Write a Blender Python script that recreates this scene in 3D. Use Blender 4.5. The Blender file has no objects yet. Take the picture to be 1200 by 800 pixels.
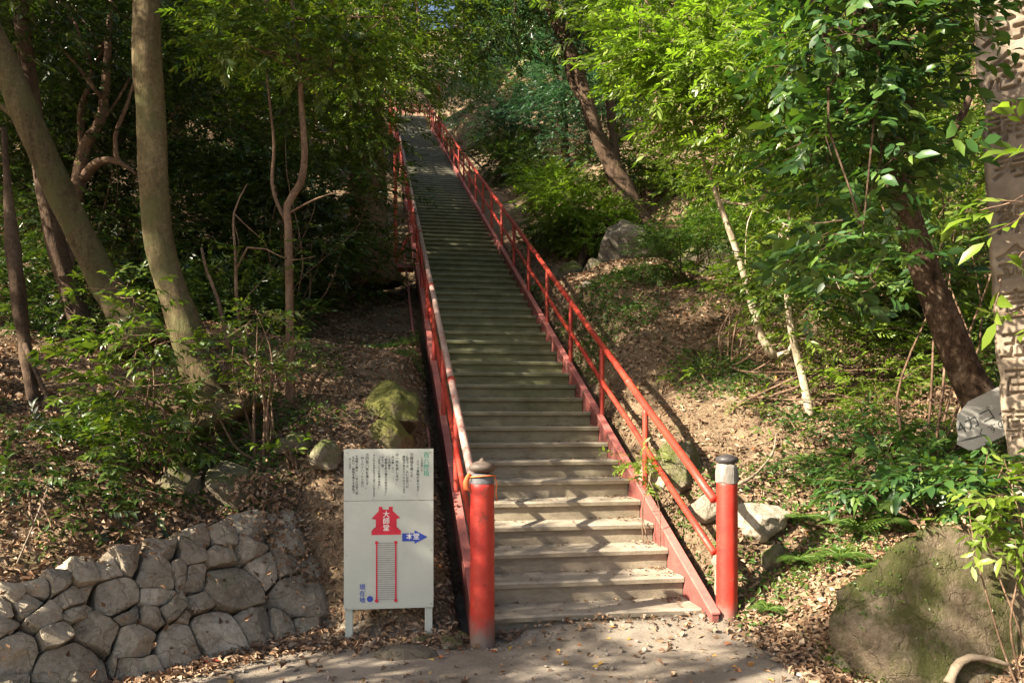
import bpy, math, random
import numpy as np
from mathutils import Vector, Matrix

scene = bpy.context.scene
COL = scene.collection
rng = np.random.default_rng(7)
random.seed(7)

# ------------------------------------------------------------------ camera
EYE = 1.62
FPX = 925.0
HOR = 486.0      # eye level sits below the middle of the picture (rising front)
KS = 0.9446
cam_d = bpy.data.cameras.new('camera')
cam_d.sensor_width = 36.0
cam_d.lens = 36.0 * FPX / 1200.0
cam_d.shift_y = (HOR - 400.0) / 1200.0
cam_d.clip_start = 0.05
cam_d.clip_end = 500
cam = bpy.data.objects.new('camera', cam_d)
COL.objects.link(cam)
cam.location = (0, 0, EYE)
cam.rotation_euler = (math.radians(90), 0, 0)
scene.camera = cam

# ------------------------------------------------------------------ world + sun
SUN_TO = Vector((-1.396, -0.742, 1.0)).normalized()
world = bpy.data.worlds.new('World')
scene.world = world
world.use_nodes = True
wn = world.node_tree
sky = wn.nodes.new('ShaderNodeTexSky')
sky.sky_type = 'NISHITA'
sky.sun_disc = False
sky.dust_density = 3.0
sky.ozone_density = 0.6
sky.sun_elevation = math.asin(SUN_TO.z)
sky.sun_rotation = math.atan2(SUN_TO.x, SUN_TO.y)
wn.links.new(sky.outputs[0], wn.nodes['Background'].inputs[0])
wn.nodes['Background'].inputs[1].default_value = 0.056
sun_d = bpy.data.lights.new('sun', 'SUN')
sun_d.energy = 5.0
sun_d.angle = math.radians(0.5)
sun_d.color = (1.0, 0.89, 0.72)
sun = bpy.data.objects.new('sun', sun_d)
COL.objects.link(sun)
sun.rotation_euler = (-SUN_TO).to_track_quat('-Z', 'Y').to_euler()
sun.location = (-20, -10, 30)
scene.view_settings.view_transform = 'Standard'
scene.view_settings.look = 'None'
scene.view_settings.gamma = 1
scene.view_settings.exposure = 2.2

# ------------------------------------------------------------------ helpers
def W(px, py, D):
    """point seen at photograph pixel (px, py) at depth D metres"""
    D = D * KS
    return np.array([(px - 600) / FPX * D, D, EYE - (py - HOR) / FPX * D])

def _hash(ix, iy, iz):
    h = (ix * 374761393 + iy * 668265263 + iz * 2147483647) & 0xffffffff
    h = ((h ^ (h >> 13)) * 1274126177) & 0xffffffff
    return ((h ^ (h >> 16)) & 0xffff) / 65535.0

def vnoise(P):
    P = np.asarray(P, float)
    F = np.floor(P).astype(np.int64)
    f = P - F
    f = f * f * (3 - 2 * f)
    r = 0
    for dx in (0, 1):
        for dy in (0, 1):
            for dz in (0, 1):
                w = (f[..., 0] if dx else 1 - f[..., 0]) * (f[..., 1] if dy else 1 - f[..., 1]) * (f[..., 2] if dz else 1 - f[..., 2])
                r = r + w * _hash(F[..., 0] + dx, F[..., 1] + dy, F[..., 2] + dz)
    return r * 2 - 1

def fbm(P, o=3):
    r = 0; a = 1.0
    P = np.asarray(P, float)
    for i in range(o):
        r = r + a * vnoise(P * (2.03 ** i) + 17.3 * i)
        a *= 0.5
    return r

def build_mesh(name, V, F, smooth=True):
    """V (n,3), F list of int arrays (m,k), all corners"""
    V = np.asarray(V, np.float32)
    if not isinstance(F, (list, tuple)): F = [F]
    F = [np.asarray(f, np.int32) for f in F if len(f)]
    me = bpy.data.meshes.new(name)
    me.vertices.add(len(V))
    me.vertices.foreach_set('co', V.ravel())
    nl = sum(f.size for f in F); npoly = sum(len(f) for f in F)
    me.loops.add(nl); me.polygons.add(npoly)
    me.loops.foreach_set('vertex_index', np.concatenate([f.ravel() for f in F]))
    tot = np.concatenate([np.full(len(f), f.shape[1], np.int32) for f in F])
    st = np.concatenate([[0], np.cumsum(tot)[:-1]]).astype(np.int32)
    me.polygons.foreach_set('loop_start', st)
    me.polygons.foreach_set('loop_total', tot)
    me.polygons.foreach_set('use_smooth', np.full(npoly, smooth, bool))
    me.update(calc_edges=True)
    return me

class MB:
    """collects geometry for one mesh"""
    def __init__(s): s.V = []; s.F = {}; s.n = 0
    def add(s, V, *Fs):
        V = np.asarray(V, float).reshape(-1, 3)
        for F in Fs:
            F = np.asarray(F, np.int64)
            if len(F): s.F.setdefault(F.shape[1], []).append(F + s.n)
        s.V.append(V); s.n += len(V)
        return s
    def mesh(s, name, smooth=True):
        return build_mesh(name, np.concatenate(s.V), [np.concatenate(f) for f in s.F.values()], smooth)

def link(name, me, mat, parent=None, loc=None):
    o = bpy.data.objects.new(name, me)
    COL.objects.link(o)
    if mat is not None:
        for m in (mat if isinstance(mat, (list, tuple)) else [mat]): me.materials.append(m)
    if parent is not None: o.parent = parent
    if loc is not None: o.location = loc
    return o

def tag(o, label=None, cat=None, group=None, kind=None):
    if label: o['label'] = label
    if cat: o['category'] = cat
    if group: o['group'] = group
    if kind: o['kind'] = kind
    return o

def empty(name, loc, label, cat, group=None):
    o = bpy.data.objects.new(name, None)
    o.empty_display_size = 0.1
    COL.objects.link(o); o.location = tuple(loc)
    return tag(o, label, cat, group)

def copy_tree(o, parent=None):
    c = o.copy(); COL.objects.link(c)
    if parent is not None: c.parent = parent
    for ch in list(o.children): copy_tree(ch, c)
    return c

def tube(path, radii, n=10, seed=0, rough=0.0, cap=True, squash=None, nf=3.0):
    P = np.asarray(path, float); R = np.broadcast_to(np.asarray(radii, float), (len(P),)).copy()
    T = np.gradient(P, axis=0); T /= np.linalg.norm(T, axis=1)[:, None] + 1e-9
    ref = np.array([0, 0, 1.0]) if abs(T[0, 2]) < 0.9 else np.array([1.0, 0, 0])
    a = np.cross(T[0], ref); a /= np.linalg.norm(a)
    rings = []
    ang = np.arange(n) / n * 2 * np.pi
    for i in range(len(P)):
        a = a - T[i] * a.dot(T[i]); a /= np.linalg.norm(a)
        b = np.cross(T[i], a)
        rings.append(P[i] + R[i] * (np.cos(ang)[:, None] * a + np.sin(ang)[:, None] * b))
    V = np.array(rings)
    if rough:
        C = P[:, None, :]
        d = V - C
        V = C + d * (1 + rough * fbm(V * nf + seed * 7.7, 3) - rough * .5 * np.abs(fbm(V * np.array([7, 7, 2.2]) + seed * 3.1, 2)))[..., None]
    V = V.reshape(-1, 3)
    i = np.arange(len(P) - 1)[:, None] * n; j = np.arange(n)[None, :]; k = (j + 1) % n
    F = np.stack([i + j, i + k, i + n + k, i + n + j], -1).reshape(-1, 4)
    tris = np.zeros((0, 3), int)
    if cap:
        V = np.vstack([V, P[0], P[-1]])
        m = len(V); jj = np.arange(n); kk = (jj + 1) % n
        o = (len(P) - 1) * n
        tris = np.vstack([np.stack([kk, jj, np.full(n, m - 2)], -1), np.stack([o + jj, o + kk, np.full(n, m - 1)], -1)])
    return V, F, tris

def resample(pts, radii, step):
    """smooth (Catmull-Rom) resample of a polyline"""
    P = np.asarray(pts, float); R = np.asarray(radii, float)
    if len(P) < 3:
        n = max(2, int(np.linalg.norm(P[-1] - P[0]) / step) + 1); t = np.linspace(0, 1, n)[:, None]
        return P[0] * (1 - t) + P[-1] * t, R[0] * (1 - t[:, 0]) + R[-1] * t[:, 0]
    Q = np.vstack([2 * P[0] - P[1], P, 2 * P[-1] - P[-2]]); out = []; ro = []
    for i in range(len(P) - 1):
        n = max(1, int(np.linalg.norm(P[i + 1] - P[i]) / step))
        for t in np.arange(n) / n:
            p0, p1, p2, p3 = Q[i:i + 4]
            out.append(0.5 * ((2 * p1) + (-p0 + p2) * t + (2 * p0 - 5 * p1 + 4 * p2 - p3) * t * t + (-p0 + 3 * p1 - 3 * p2 + p3) * t ** 3))
            ro.append(R[i] * (1 - t) + R[i + 1] * t)
    out.append(P[-1]); ro.append(R[-1])
    return np.array(out), np.array(ro)

def box(c, s, rot=None):
    """box with slightly chamfered look left to materials; c centre, s full size, rot 3x3"""
    x, y, z = np.array(s) / 2
    V = np.array([[-x, -y, -z], [x, -y, -z], [x, y, -z], [-x, y, -z], [-x, -y, z], [x, -y, z], [x, y, z], [-x, y, z]])
    F = np.array([[0, 3, 2, 1], [4, 5, 6, 7], [0, 1, 5, 4], [1, 2, 6, 5], [2, 3, 7, 6], [3, 0, 4, 7]])
    if rot is not None: V = V @ np.asarray(rot).T
    return V + np.array(c), F

def add_bevel(o, w, seg=2):
    m = o.modifiers.new('bevel', 'BEVEL'); m.width = w; m.segments = seg; m.limit_method = 'ANGLE'
    return o

def lathe(profile, n=24):
    pr = np.array(profile, float); ang = np.arange(n) / n * 2 * np.pi
    V = np.stack([pr[:, 0][:, None] * np.cos(ang), pr[:, 0][:, None] * np.sin(ang), np.repeat(pr[:, 1][:, None], n, 1)], -1).reshape(-1, 3)
    i = np.arange(len(pr) - 1)[:, None] * n; j = np.arange(n)[None, :]; k = (j + 1) % n
    F = np.stack([i + j, i + k, i + n + k, i + n + j], -1).reshape(-1, 4)
    return V, F

_ico = {}
def ico(sub):
    if sub not in _ico:
        import bmesh
        bm = bmesh.new(); bmesh.ops.create_icosphere(bm, subdivisions=sub, radius=1)
        V = np.array([v.co[:] for v in bm.verts]); F = np.array([[v.index for v in f.verts] for f in bm.faces]); bm.free()
        _ico[sub] = (V, F)
    return _ico[sub]

def rock_geo(size, seed, sub=3, cuts=15, amp=0.28):
    r = np.random.default_rng(seed); sub = min(5, sub + 1)
    V, F = ico(sub); V = V.copy()
    V = V * (1 + amp * fbm(V * 1.1 + seed * 3.1, 3))[:, None]
    for _ in range(cuts):
        n = r.normal(size=3); n /= np.linalg.norm(n); d = r.uniform(0.52, 0.86)
        V -= n * (np.maximum(0, V @ n - d) * 0.95)[:, None]
    V = V * (1 + 0.05 * fbm(V * 4 + seed, 4) - 0.06 * np.abs(fbm(V * 2.3 + seed * 2, 3)))[:, None]
    return V * np.array(size), F

def rotz(a):
    c, s = math.cos(a), math.sin(a); return np.array([[c, -s, 0], [s, c, 0], [0, 0, 1.0]])
def rotx(a):
    c, s = math.cos(a), math.sin(a); return np.array([[1.0, 0, 0], [0, c, -s], [0, s, c]])

# ------------------------------------------------------------------ materials
def new_mat(name):
    m = bpy.data.materials.new(name); m.use_nodes = True
    nt = m.node_tree; b = nt.nodes['Principled BSDF']
    return m, nt, b

def N(nt, t, **k):
    n = nt.nodes.new(t)
    for a, v in k.items():
        if a in n.inputs.keys() if isinstance(a, str) else False: n.inputs[a].default_value = v
        else: setattr(n, a, v)
    return n

def coords(nt, obj=True):
    if obj:
        t = nt.nodes.new('ShaderNodeTexCoord'); return t.outputs['Object']
    g = nt.nodes.new('ShaderNodeNewGeometry'); return g.outputs['Position']

def noise(nt, vec, scale, detail=4, rough=0.6, dist=0.0, stretch=None):
    if stretch is not None:
        mp = nt.nodes.new('ShaderNodeMapping'); mp.inputs['Scale'].default_value = stretch
        nt.links.new(vec, mp.inputs[0]); vec = mp.outputs[0]
    n = nt.nodes.new('ShaderNodeTexNoise'); n.inputs['Scale'].default_value = scale
    n.inputs['Detail'].default_value = detail; n.inputs['Roughness'].default_value = rough
    n.inputs['Distortion'].default_value = dist
    nt.links.new(vec, n.inputs['Vector'])
    return n.outputs['Fac']

def ramp(nt, fac, stops):
    r = nt.nodes.new('ShaderNodeValToRGB')
    e = r.color_ramp.elements
    while len(e) < len(stops): e.new(0.5)
    for i, (p, c) in enumerate(stops):
        e[i].position = p; e[i].color = (c[0], c[1], c[2], 1) if not isinstance(c, (int, float)) else (c, c, c, 1)
    nt.links.new(fac, r.inputs[0]); return r.outputs[0]

def mix(nt, fac, a, b):
    m = nt.nodes.new('ShaderNodeMix'); m.data_type = 'RGBA'
    if isinstance(fac, (int, float)): m.inputs[0].default_value = fac
    else: nt.links.new(fac, m.inputs[0])
    for s, v in ((6, a), (7, b)):
        if isinstance(v, tuple): m.inputs[s].default_value = (*v, 1)
        else: nt.links.new(v, m.inputs[s])
    return m.outputs[2]

def mathn(nt, op, a, b=None, c=None, clamp=False):
    m = nt.nodes.new('ShaderNodeMath'); m.operation = op; m.use_clamp = clamp
    for i, v in enumerate((a, b, c)):
        if v is None: continue
        if isinstance(v, (int, float)): m.inputs[i].default_value = v
        else: nt.links.new(v, m.inputs[i])
    return m.outputs[0]

def sep(nt, vec):
    s = nt.nodes.new('ShaderNodeSeparateXYZ'); nt.links.new(vec, s.inputs[0]); return s.outputs

def bump(nt, b, h, dist=0.01, strength=1.0):
    n = nt.nodes.new('ShaderNodeBump'); n.inputs['Distance'].default_value = dist; n.inputs['Strength'].default_value = strength
    nt.links.new(h, n.inputs['Height']); nt.links.new(n.outputs[0], b.inputs['Normal'])

def mat_simple(name, cols, scale=8, rough=0.8, bd=0.004, bscale=None, stretch=None, spec=0.3):
    m, nt, b = new_mat(name); v = coords(nt)
    f = noise(nt, v, scale, 6, 0.65, 0.2, stretch)
    n = len(cols)
    c = ramp(nt, f, [(0.3 + 0.4 * i / max(1, n - 1), cc) for i, cc in enumerate(cols)])
    nt.links.new(c, b.inputs['Base Color'])
    b.inputs['Roughness'].default_value = rough; b.inputs['Specular IOR Level'].default_value = spec
    bump(nt, b, noise(nt, v, bscale or scale * 4, 5, 0.7, 0, stretch), bd)
    return m

def mat_leaf(name, cols, rough=0.38, trans=0.4, tcol=(1.5, 1.6, 0.5), spec=0.5, obvar=0.0):
    """per-leaf colour variety, gloss on top, light coming through"""
    m, nt, b = new_mat(name)
    g = nt.nodes.new('ShaderNodeNewGeometry')
    r = g.outputs['Random Per Island']
    n = len(cols)
    c = ramp(nt, r, [(i / max(1, n - 1), cc) for i, cc in enumerate(cols)])
    big = noise(nt, g.outputs['Position'], 0.9, 2, 0.5)
    hs = nt.nodes.new('ShaderNodeHueSaturation')
    nt.links.new(mathn(nt, 'MULTIPLY_ADD', big, 0.9, 0.55), hs.inputs['Value'])
    nt.links.new(c, hs.inputs['Color']); c = hs.outputs[0]
    nt.links.new(c, b.inputs['Base Color'])
    b.inputs['Roughness'].default_value = rough; b.inputs['Specular IOR Level'].default_value = spec
    t = nt.nodes.new('ShaderNodeBsdfTranslucent')
    mm = nt.nodes.new('ShaderNodeMix'); mm.data_type = 'RGBA'; mm.blend_type = 'MULTIPLY'; mm.inputs[0].default_value = 1
    nt.links.new(c, mm.inputs[6]); mm.inputs[7].default_value = (*tcol, 1)
    nt.links.new(mm.outputs[2], t.inputs[0])
    ms = nt.nodes.new('ShaderNodeMixShader'); ms.inputs[0].default_value = trans
    nt.links.new(b.outputs[0], ms.inputs[1]); nt.links.new(t.outputs[0], ms.inputs[2])
    nt.links.new(ms.outputs[0], nt.nodes['Material Output'].inputs[0])
    return m

def mat_bark(name, cols, scale=5, st=(1, 1, 0.25), bd=0.02, lichen=None):
    m, nt, b = new_mat(name); v = coords(nt)
    f = noise(nt, v, scale, 7, 0.7, 0.6, st)
    n = len(cols)
    c = ramp(nt, f, [(0.3 + 0.4 * i / max(1, n - 1), cc) for i, cc in enumerate(cols)])
    sk = ramp(nt, noise(nt, v, 30, 6, 0.8, 0.2), [(0.35, 0.55), (0.65, 1.35)])
    mq = nt.nodes.new('ShaderNodeMix'); mq.data_type = 'RGBA'; mq.blend_type = 'MULTIPLY'; mq.inputs[0].default_value = 1
    nt.links.new(c, mq.inputs[6]); nt.links.new(sk, mq.inputs[7]); c = mq.outputs[2]
    if lichen:
        l = ramp(nt, noise(nt, v, 2.2, 5, 0.7, 0.5), [(0.5, 0.0), (0.62, 0.7)])
        c = mix(nt, l, c, lichen)
    nt.links.new(c, b.inputs['Base Color']); b.inputs['Roughness'].default_value = 0.9
    b.inputs['Specular IOR Level'].default_value = 0.15
    bump(nt, b, noise(nt, v, scale * 5, 6, 0.75, 0.3, st), bd)
    return m

def mat_rock(name, lo, mid, hi, moss=(0.09, 0.11, 0.02), mossamt=0.5, mscale=3.0, bd=0.03):
    m, nt, b = new_mat(name); g = nt.nodes.new('ShaderNodeNewGeometry'); v = g.outputs['Position']
    oi = nt.nodes.new('ShaderNodeObjectInfo')
    f = mathn(nt, 'ADD', mathn(nt, 'MULTIPLY', noise(nt, v, 6, 8, 0.75, 0.4), .5), mathn(nt, 'MULTIPLY', noise(nt, v, 34, 6, 0.8, 0.3), .5))
    c = ramp(nt, f, [(0.36, lo), (0.5, mid), (0.62, hi)])
    vo = nt.nodes.new('ShaderNodeTexVoronoi'); vo.feature = 'DISTANCE_TO_EDGE'; vo.inputs['Scale'].default_value = 3.2
    dn = nt.nodes.new('ShaderNodeTexNoise'); dn.inputs['Scale'].default_value = 4; dn.inputs['Detail'].default_value = 5
    va = nt.nodes.new('ShaderNodeVectorMath'); va.operation = 'MULTIPLY_ADD'; va.inputs[1].default_value = (.5, .5, .5)
    nt.links.new(v, dn.inputs['Vector']); nt.links.new(dn.outputs['Color'], va.inputs[0]); nt.links.new(v, va.inputs[2]); nt.links.new(va.outputs[0], vo.inputs['Vector'])
    crack = ramp(nt, vo.outputs['Distance'], [(0.0, 0.0), (0.018, 1.0)])
    c = mix(nt, mathn(nt, 'MULTIPLY_ADD', crack, -0.3, 0.3), c, tuple(x * .35 for x in lo))
    hs = nt.nodes.new('ShaderNodeHueSaturation'); nt.links.new(c, hs.inputs['Color'])
    nt.links.new(mathn(nt, 'MULTIPLY_ADD', oi.outputs['Random'], 0.6, 0.7), hs.inputs['Value']); c = hs.outputs[0]
    # brown staining per stone
    c = mix(nt, mathn(nt, 'MULTIPLY', noise(nt, v, 1.7, 3, 0.6), 0.45), c, (0.2, 0.15, 0.085))
    up = sep(nt, g.outputs['Normal'])[2]
    mf = mathn(nt, 'ADD', noise(nt, v, mscale, 7, 0.75, 0.4), mathn(nt, 'MULTIPLY', up, 0.12))
    mk = ramp(nt, mf, [(0.72 - 0.34 * mossamt, 0.0), (0.84 - 0.3 * mossamt, 1.0)])
    c = mix(nt, mathn(nt, 'MULTIPLY', mk, min(1, 0.4 + mossamt * 0.6)), c, moss)
    # dark crevice-like veins as the stone itself has
    nt.links.new(c, b.inputs['Base Color']); b.inputs['Roughness'].default_value = 0.93
    b.inputs['Specular IOR Level'].default_value = 0.2
    h = mathn(nt, 'ADD', mathn(nt, 'ADD', noise(nt, v, 26, 8, 0.8, 0.2), mathn(nt, 'MULTIPLY', crack, .35)), mathn(nt, 'MULTIPLY', noise(nt, v, 7, 5, 0.7, 0.8), 1.6))
    bump(nt, b, h, bd)
    return m

def mat_paint(name, base, dull, chip, chipamt=0.3, scale=14, rough=0.5, dirt_below=None):
    m, nt, b = new_mat(name); g = nt.nodes.new('ShaderNodeNewGeometry'); v = g.outputs['Position']
    c = ramp(nt, noise(nt, v, 3.1, 5, 0.7), [(0.35, base), (0.68, dull)])
    ch = ramp(nt, noise(nt, v, scale, 8, 0.8, 0.6), [(0.68 - 0.3 * chipamt, 0.0), (0.72 - 0.3 * chipamt, 1.0)])
    c = mix(nt, ch, c, chip)
    if dirt_below:
        z = sep(nt, v)[2]
        k = mathn(nt, 'ADD', mathn(nt, 'MULTIPLY_ADD', z, -1.0 / dirt_below[1], dirt_below[0] / dirt_below[1]), mathn(nt, 'MULTIPLY_ADD', noise(nt, v, 9, 6, 0.7), 2.0, -1.0), clamp=True)
        c = mix(nt, k, c, dirt_below[2])
    nt.links.new(c, b.inputs['Base Color']); b.inputs['Roughness'].default_value = rough
    rr = ramp(nt, ch, [(0.0, rough), (1.0, 0.9)]); nt.links.new(rr, b.inputs['Roughness'])
    bump(nt, b, mathn(nt, 'SUBTRACT', noise(nt, v, 40, 4, 0.7), mathn(nt, 'MULTIPLY', ch, 0.8)), 0.002)
    return m

M = {}
RED = (0.32, 0.017, 0.012); REDD = (0.40, 0.055, 0.025)
M['red'] = mat_paint('red_paint', RED, REDD, (0.19, 0.05, 0.04), 0.36, dirt_below=None)
M['red_post'] = mat_paint('red_post_paint', (0.34, 0.012, 0.009), (0.40, 0.038, 0.018), (0.22, 0.05, 0.035), 0.34, rough=0.5, dirt_below=(0.22, 0.16, (0.16, 0.12, 0.10)))
M['red_old'] = mat_paint('peeling_red_paint', (0.42, 0.30, 0.25), (0.30, 0.19, 0.16), (0.42, 0.06, 0.04), 0.45, scale=20, rough=0.7)
M['red_dull'] = mat_paint('faded_red_paint', (0.40, 0.10, 0.085), (0.45, 0.16, 0.13), (0.2, 0.13, 0.11), 0.4, scale=16, rough=0.65)

def mat_soil():
    m, nt, b = new_mat('forest_floor'); v = coords(nt, False)
    c = ramp(nt, noise(nt, v, 1.3, 6, 0.7, 0.3), [(0.3, (0.06, 0.042, 0.026)), (0.5, (0.15, 0.105, 0.065)), (0.7, (0.28, 0.21, 0.14))])
    sp = ramp(nt, noise(nt, v, 34, 5, 0.8, 0.6), [(0.4, 0.0), (0.62, 1.0)])
    c = mix(nt, mathn(nt, 'MULTIPLY', sp, 0.7), c, (0.34, 0.24, 0.15))
    d2 = ramp(nt, noise(nt, v, 52, 4, 0.8, 0.8), [(0.52, 0.0), (0.62, 1.0)])
    c = mix(nt, mathn(nt, 'MULTIPLY', d2, 0.8), c, (0.035, 0.024, 0.016))
    gr = ramp(nt, noise(nt, v, 1.9, 7, 0.8, 0.2), [(0.54, 0.0), (0.66, 1.0)])
    c = mix(nt, mathn(nt, 'MULTIPLY', gr, 0.55), c, (0.07, 0.09, 0.025))
    z = sep(nt, v)[2]; yy = sep(nt, v)[1]
    kk = mathn(nt, 'ADD', mathn(nt, 'MULTIPLY_ADD', z, -9.0, 1.0), mathn(nt, 'MULTIPLY_ADD', noise(nt, v, 3.5, 6, 0.75), 3.0, -1.35), clamp=True)
    c = mix(nt, mathn(nt, 'MULTIPLY', kk, mathn(nt, 'LESS_THAN', yy, 6.8)), c, ramp(nt, noise(nt, v, 3, 6, 0.7), [(0.3, (0.17, 0.14, 0.108)), (0.7, (0.32, 0.27, 0.215))]))
    nt.links.new(c, b.inputs['Base Color']); b.inputs['Roughness'].default_value = 0.95
    b.inputs['Specular IOR Level'].default_value = 0.1
    h = mathn(nt, 'ADD', noise(nt, v, 30, 6, 0.8, 0.5), noise(nt, v, 7, 4, 0.7))
    bump(nt, b, h, 0.035)
    return m
M['soil'] = mat_soil()
def mat_path():
    m, nt, b = new_mat('sandy_path'); v = coords(nt, False)
    c = ramp(nt, noise(nt, v, 1.6, 7, 0.7, 0.3), [(0.3, (0.17, 0.14, 0.108)), (0.52, (0.25, 0.21, 0.165)), (0.7, (0.34, 0.29, 0.235))])
    sp = ramp(nt, noise(nt, v, 120, 3, 0.8), [(0.6, 0.0), (0.66, 1.0)])
    c = mix(nt, mathn(nt, 'MULTIPLY', sp, 0.6), c, (0.42, 0.37, 0.3))
    d2 = ramp(nt, noise(nt, v, 70, 4, 0.8), [(0.6, 0.0), (0.68, 1.0)])
    c = mix(nt, mathn(nt, 'MULTIPLY', d2, 0.6), c, (0.12, 0.095, 0.075))
    nt.links.new(c, b.inputs['Base Color']); b.inputs['Roughness'].default_value = 0.95
    b.inputs['Specular IOR Level'].default_value = 0.15
    bump(nt, b, mathn(nt, 'ADD', noise(nt, v, 60, 6, 0.8), noise(nt, v, 9, 4, 0.7)), 0.012)
    return m
M['path'] = mat_path()
M['moss_boulder'] = mat_rock('moss_covered_boulder', (0.10, 0.085, 0.05), (0.19, 0.16, 0.10), (0.28, 0.24, 0.17), moss=(0.13, 0.13, 0.03), mossamt=0.9, mscale=2.0)
M['stone'] = mat_rock('wall_stone', (0.22, 0.18, 0.13), (0.44, 0.375, 0.285), (0.60, 0.52, 0.41), mossamt=0.22)
M['boulder'] = mat_rock('boulder_stone', (0.10, 0.085, 0.06), (0.2, 0.17, 0.125), (0.3, 0.27, 0.2), mossamt=0.7, mscale=2.2)
M['pale_rock'] = mat_rock('pale_rock', (0.28, 0.23, 0.17), (0.42, 0.36, 0.28), (0.55, 0.48, 0.38), mossamt=0.15)
M['dark_rock'] = mat_rock('dark_rock', (0.07, 0.065, 0.055), (0.11, 0.1, 0.085), (0.16, 0.15, 0.13), mossamt=0.12)
M['moss_rock'] = mat_rock('mossy_bank_rock', (0.10, 0.075, 0.05), (0.19, 0.15, 0.105), (0.3, 0.25, 0.19), moss=(0.075, 0.085, 0.02), mossamt=0.8, mscale=2.6, bd=0.05)

def mat_step(name, riser):
    m, nt, b = new_mat(name); g = nt.nodes.new('ShaderNodeNewGeometry'); v = g.outputs['Position']
    p = sep(nt, v); y = p[1]
    f = noise(nt, v, 3.2, 6, 0.7, 0.2)
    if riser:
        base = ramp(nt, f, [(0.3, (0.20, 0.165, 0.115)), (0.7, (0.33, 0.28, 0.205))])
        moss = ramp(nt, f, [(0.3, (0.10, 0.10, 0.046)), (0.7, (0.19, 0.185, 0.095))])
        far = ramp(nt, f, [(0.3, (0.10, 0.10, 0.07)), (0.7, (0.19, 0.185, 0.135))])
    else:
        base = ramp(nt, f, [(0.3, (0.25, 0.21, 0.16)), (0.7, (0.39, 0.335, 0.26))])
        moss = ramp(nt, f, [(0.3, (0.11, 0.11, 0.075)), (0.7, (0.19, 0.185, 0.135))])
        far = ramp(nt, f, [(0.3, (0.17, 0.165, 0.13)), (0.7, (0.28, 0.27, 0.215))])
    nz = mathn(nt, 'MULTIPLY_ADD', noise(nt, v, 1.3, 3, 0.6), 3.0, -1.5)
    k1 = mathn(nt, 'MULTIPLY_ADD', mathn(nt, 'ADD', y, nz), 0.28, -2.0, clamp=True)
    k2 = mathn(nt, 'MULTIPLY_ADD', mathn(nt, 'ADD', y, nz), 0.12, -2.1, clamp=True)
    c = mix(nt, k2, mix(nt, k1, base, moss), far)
    st = ramp(nt, noise(nt, v, 9, 6, 0.75, 0.5, (0.5, 0.5, 3)), [(0.5, 0.0), (0.7, 1.0)])
    c = mix(nt, mathn(nt, 'MULTIPLY', st, 0.55), c, (0.07, 0.06, 0.045))
    nt.links.new(c, b.inputs['Base Color']); b.inputs['Roughness'].default_value = 0.85
    b.inputs['Specular IOR Level'].default_value = 0.25
    bump(nt, b, noise(nt, v, 45, 6, 0.75), 0.004)
    return m
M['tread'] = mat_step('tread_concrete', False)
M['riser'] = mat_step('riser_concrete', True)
def mat_sign():
    m, nt, b = new_mat('sign_board'); v = coords(nt)
    c = ramp(nt, noise(nt, v, 2.5, 5, 0.7), [(0.35, (0.40, 0.43, 0.375)), (0.65, (0.47, 0.49, 0.43))])
    st = ramp(nt, noise(nt, v, 22, 6, 0.8, 0.3), [(0.66, 0.0), (0.74, 1.0)])
    c = mix(nt, mathn(nt, 'MULTIPLY', st, 0.35), c, (0.33, 0.33, 0.26))
    nt.links.new(c, b.inputs['Base Color']); b.inputs['Roughness'].default_value = 0.55
    return m
M['sign'] = mat_sign()
def flat(name, c, r=0.6):
    m, nt, b = new_mat(name); v = coords(nt)
    cc = ramp(nt, noise(nt, v, 30, 4, 0.7), [(0.3, c), (0.75, tuple(min(1, x * 1.25 + 0.01) for x in c))])
    nt.links.new(cc, b.inputs['Base Color']); b.inputs['Roughness'].default_value = r
    return m
M['p_green'] = flat('green_print', (0.03, 0.28, 0.16)); M['p_black'] = flat('black_print', (0.035, 0.04, 0.035))
M['p_red'] = flat('red_print', (0.48, 0.008, 0.03)); M['p_blue'] = flat('blue_print', (0.015, 0.045, 0.30))
M['p_white'] = flat('white_print', (0.68, 0.68, 0.64)); M['p_grey'] = flat('grey_print', (0.36, 0.37, 0.33)); M['p_line'] = flat('thin_line_print', (0.17, 0.18, 0.17))
M['metal'] = flat('old_bolt', (0.12, 0.1, 0.08), 0.5)
M['red_web'] = mat_paint('dark_web_paint', (0.17, 0.035, 0.028), (0.24, 0.075, 0.06), (0.09, 0.06, 0.045), 0.5, rough=.75)
M['ball_brown'] = mat_simple('weathered_finial', [(0.03, 0.024, 0.02), (0.065, 0.05, 0.04), (0.12, 0.09, 0.07)], 12, 0.55, 0.003)
M['ring_grey'] = mat_simple('grey_collar', [(0.05, 0.05, 0.052), (0.13, 0.13, 0.135)], 14, 0.6, 0.003)
M['ball_black'] = mat_simple('dark_finial', [(0.025, 0.022, 0.022), (0.06, 0.055, 0.055)], 14, 0.42, 0.002)
M['wood_pale'] = mat_simple('peeled_pale_wood', [(0.08, 0.07, 0.06), (0.2, 0.18, 0.155), (0.30, 0.28, 0.25)], 14, 0.85, 0.006, stretch=(1, 1, 0.3))
M['cord'] = flat('orange_cord', (0.55, 0.13, 0.03), 0.7)
M['twig'] = mat_simple('dead_wood', [(0.13, 0.1, 0.07), (0.3, 0.24, 0.17)], 12, 0.9, 0.006)
M['post_dark'] = mat_simple('dark_support_post', [(0.04, 0.045, 0.025), (0.09, 0.09, 0.05)], 9, 0.8, 0.004)
M['pillar'] = mat_simple('granite_pillar', [(0.13, 0.10, 0.072), (0.21, 0.165, 0.12), (0.29, 0.23, 0.17)], 6, 0.85, 0.004, bscale=60)
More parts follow.
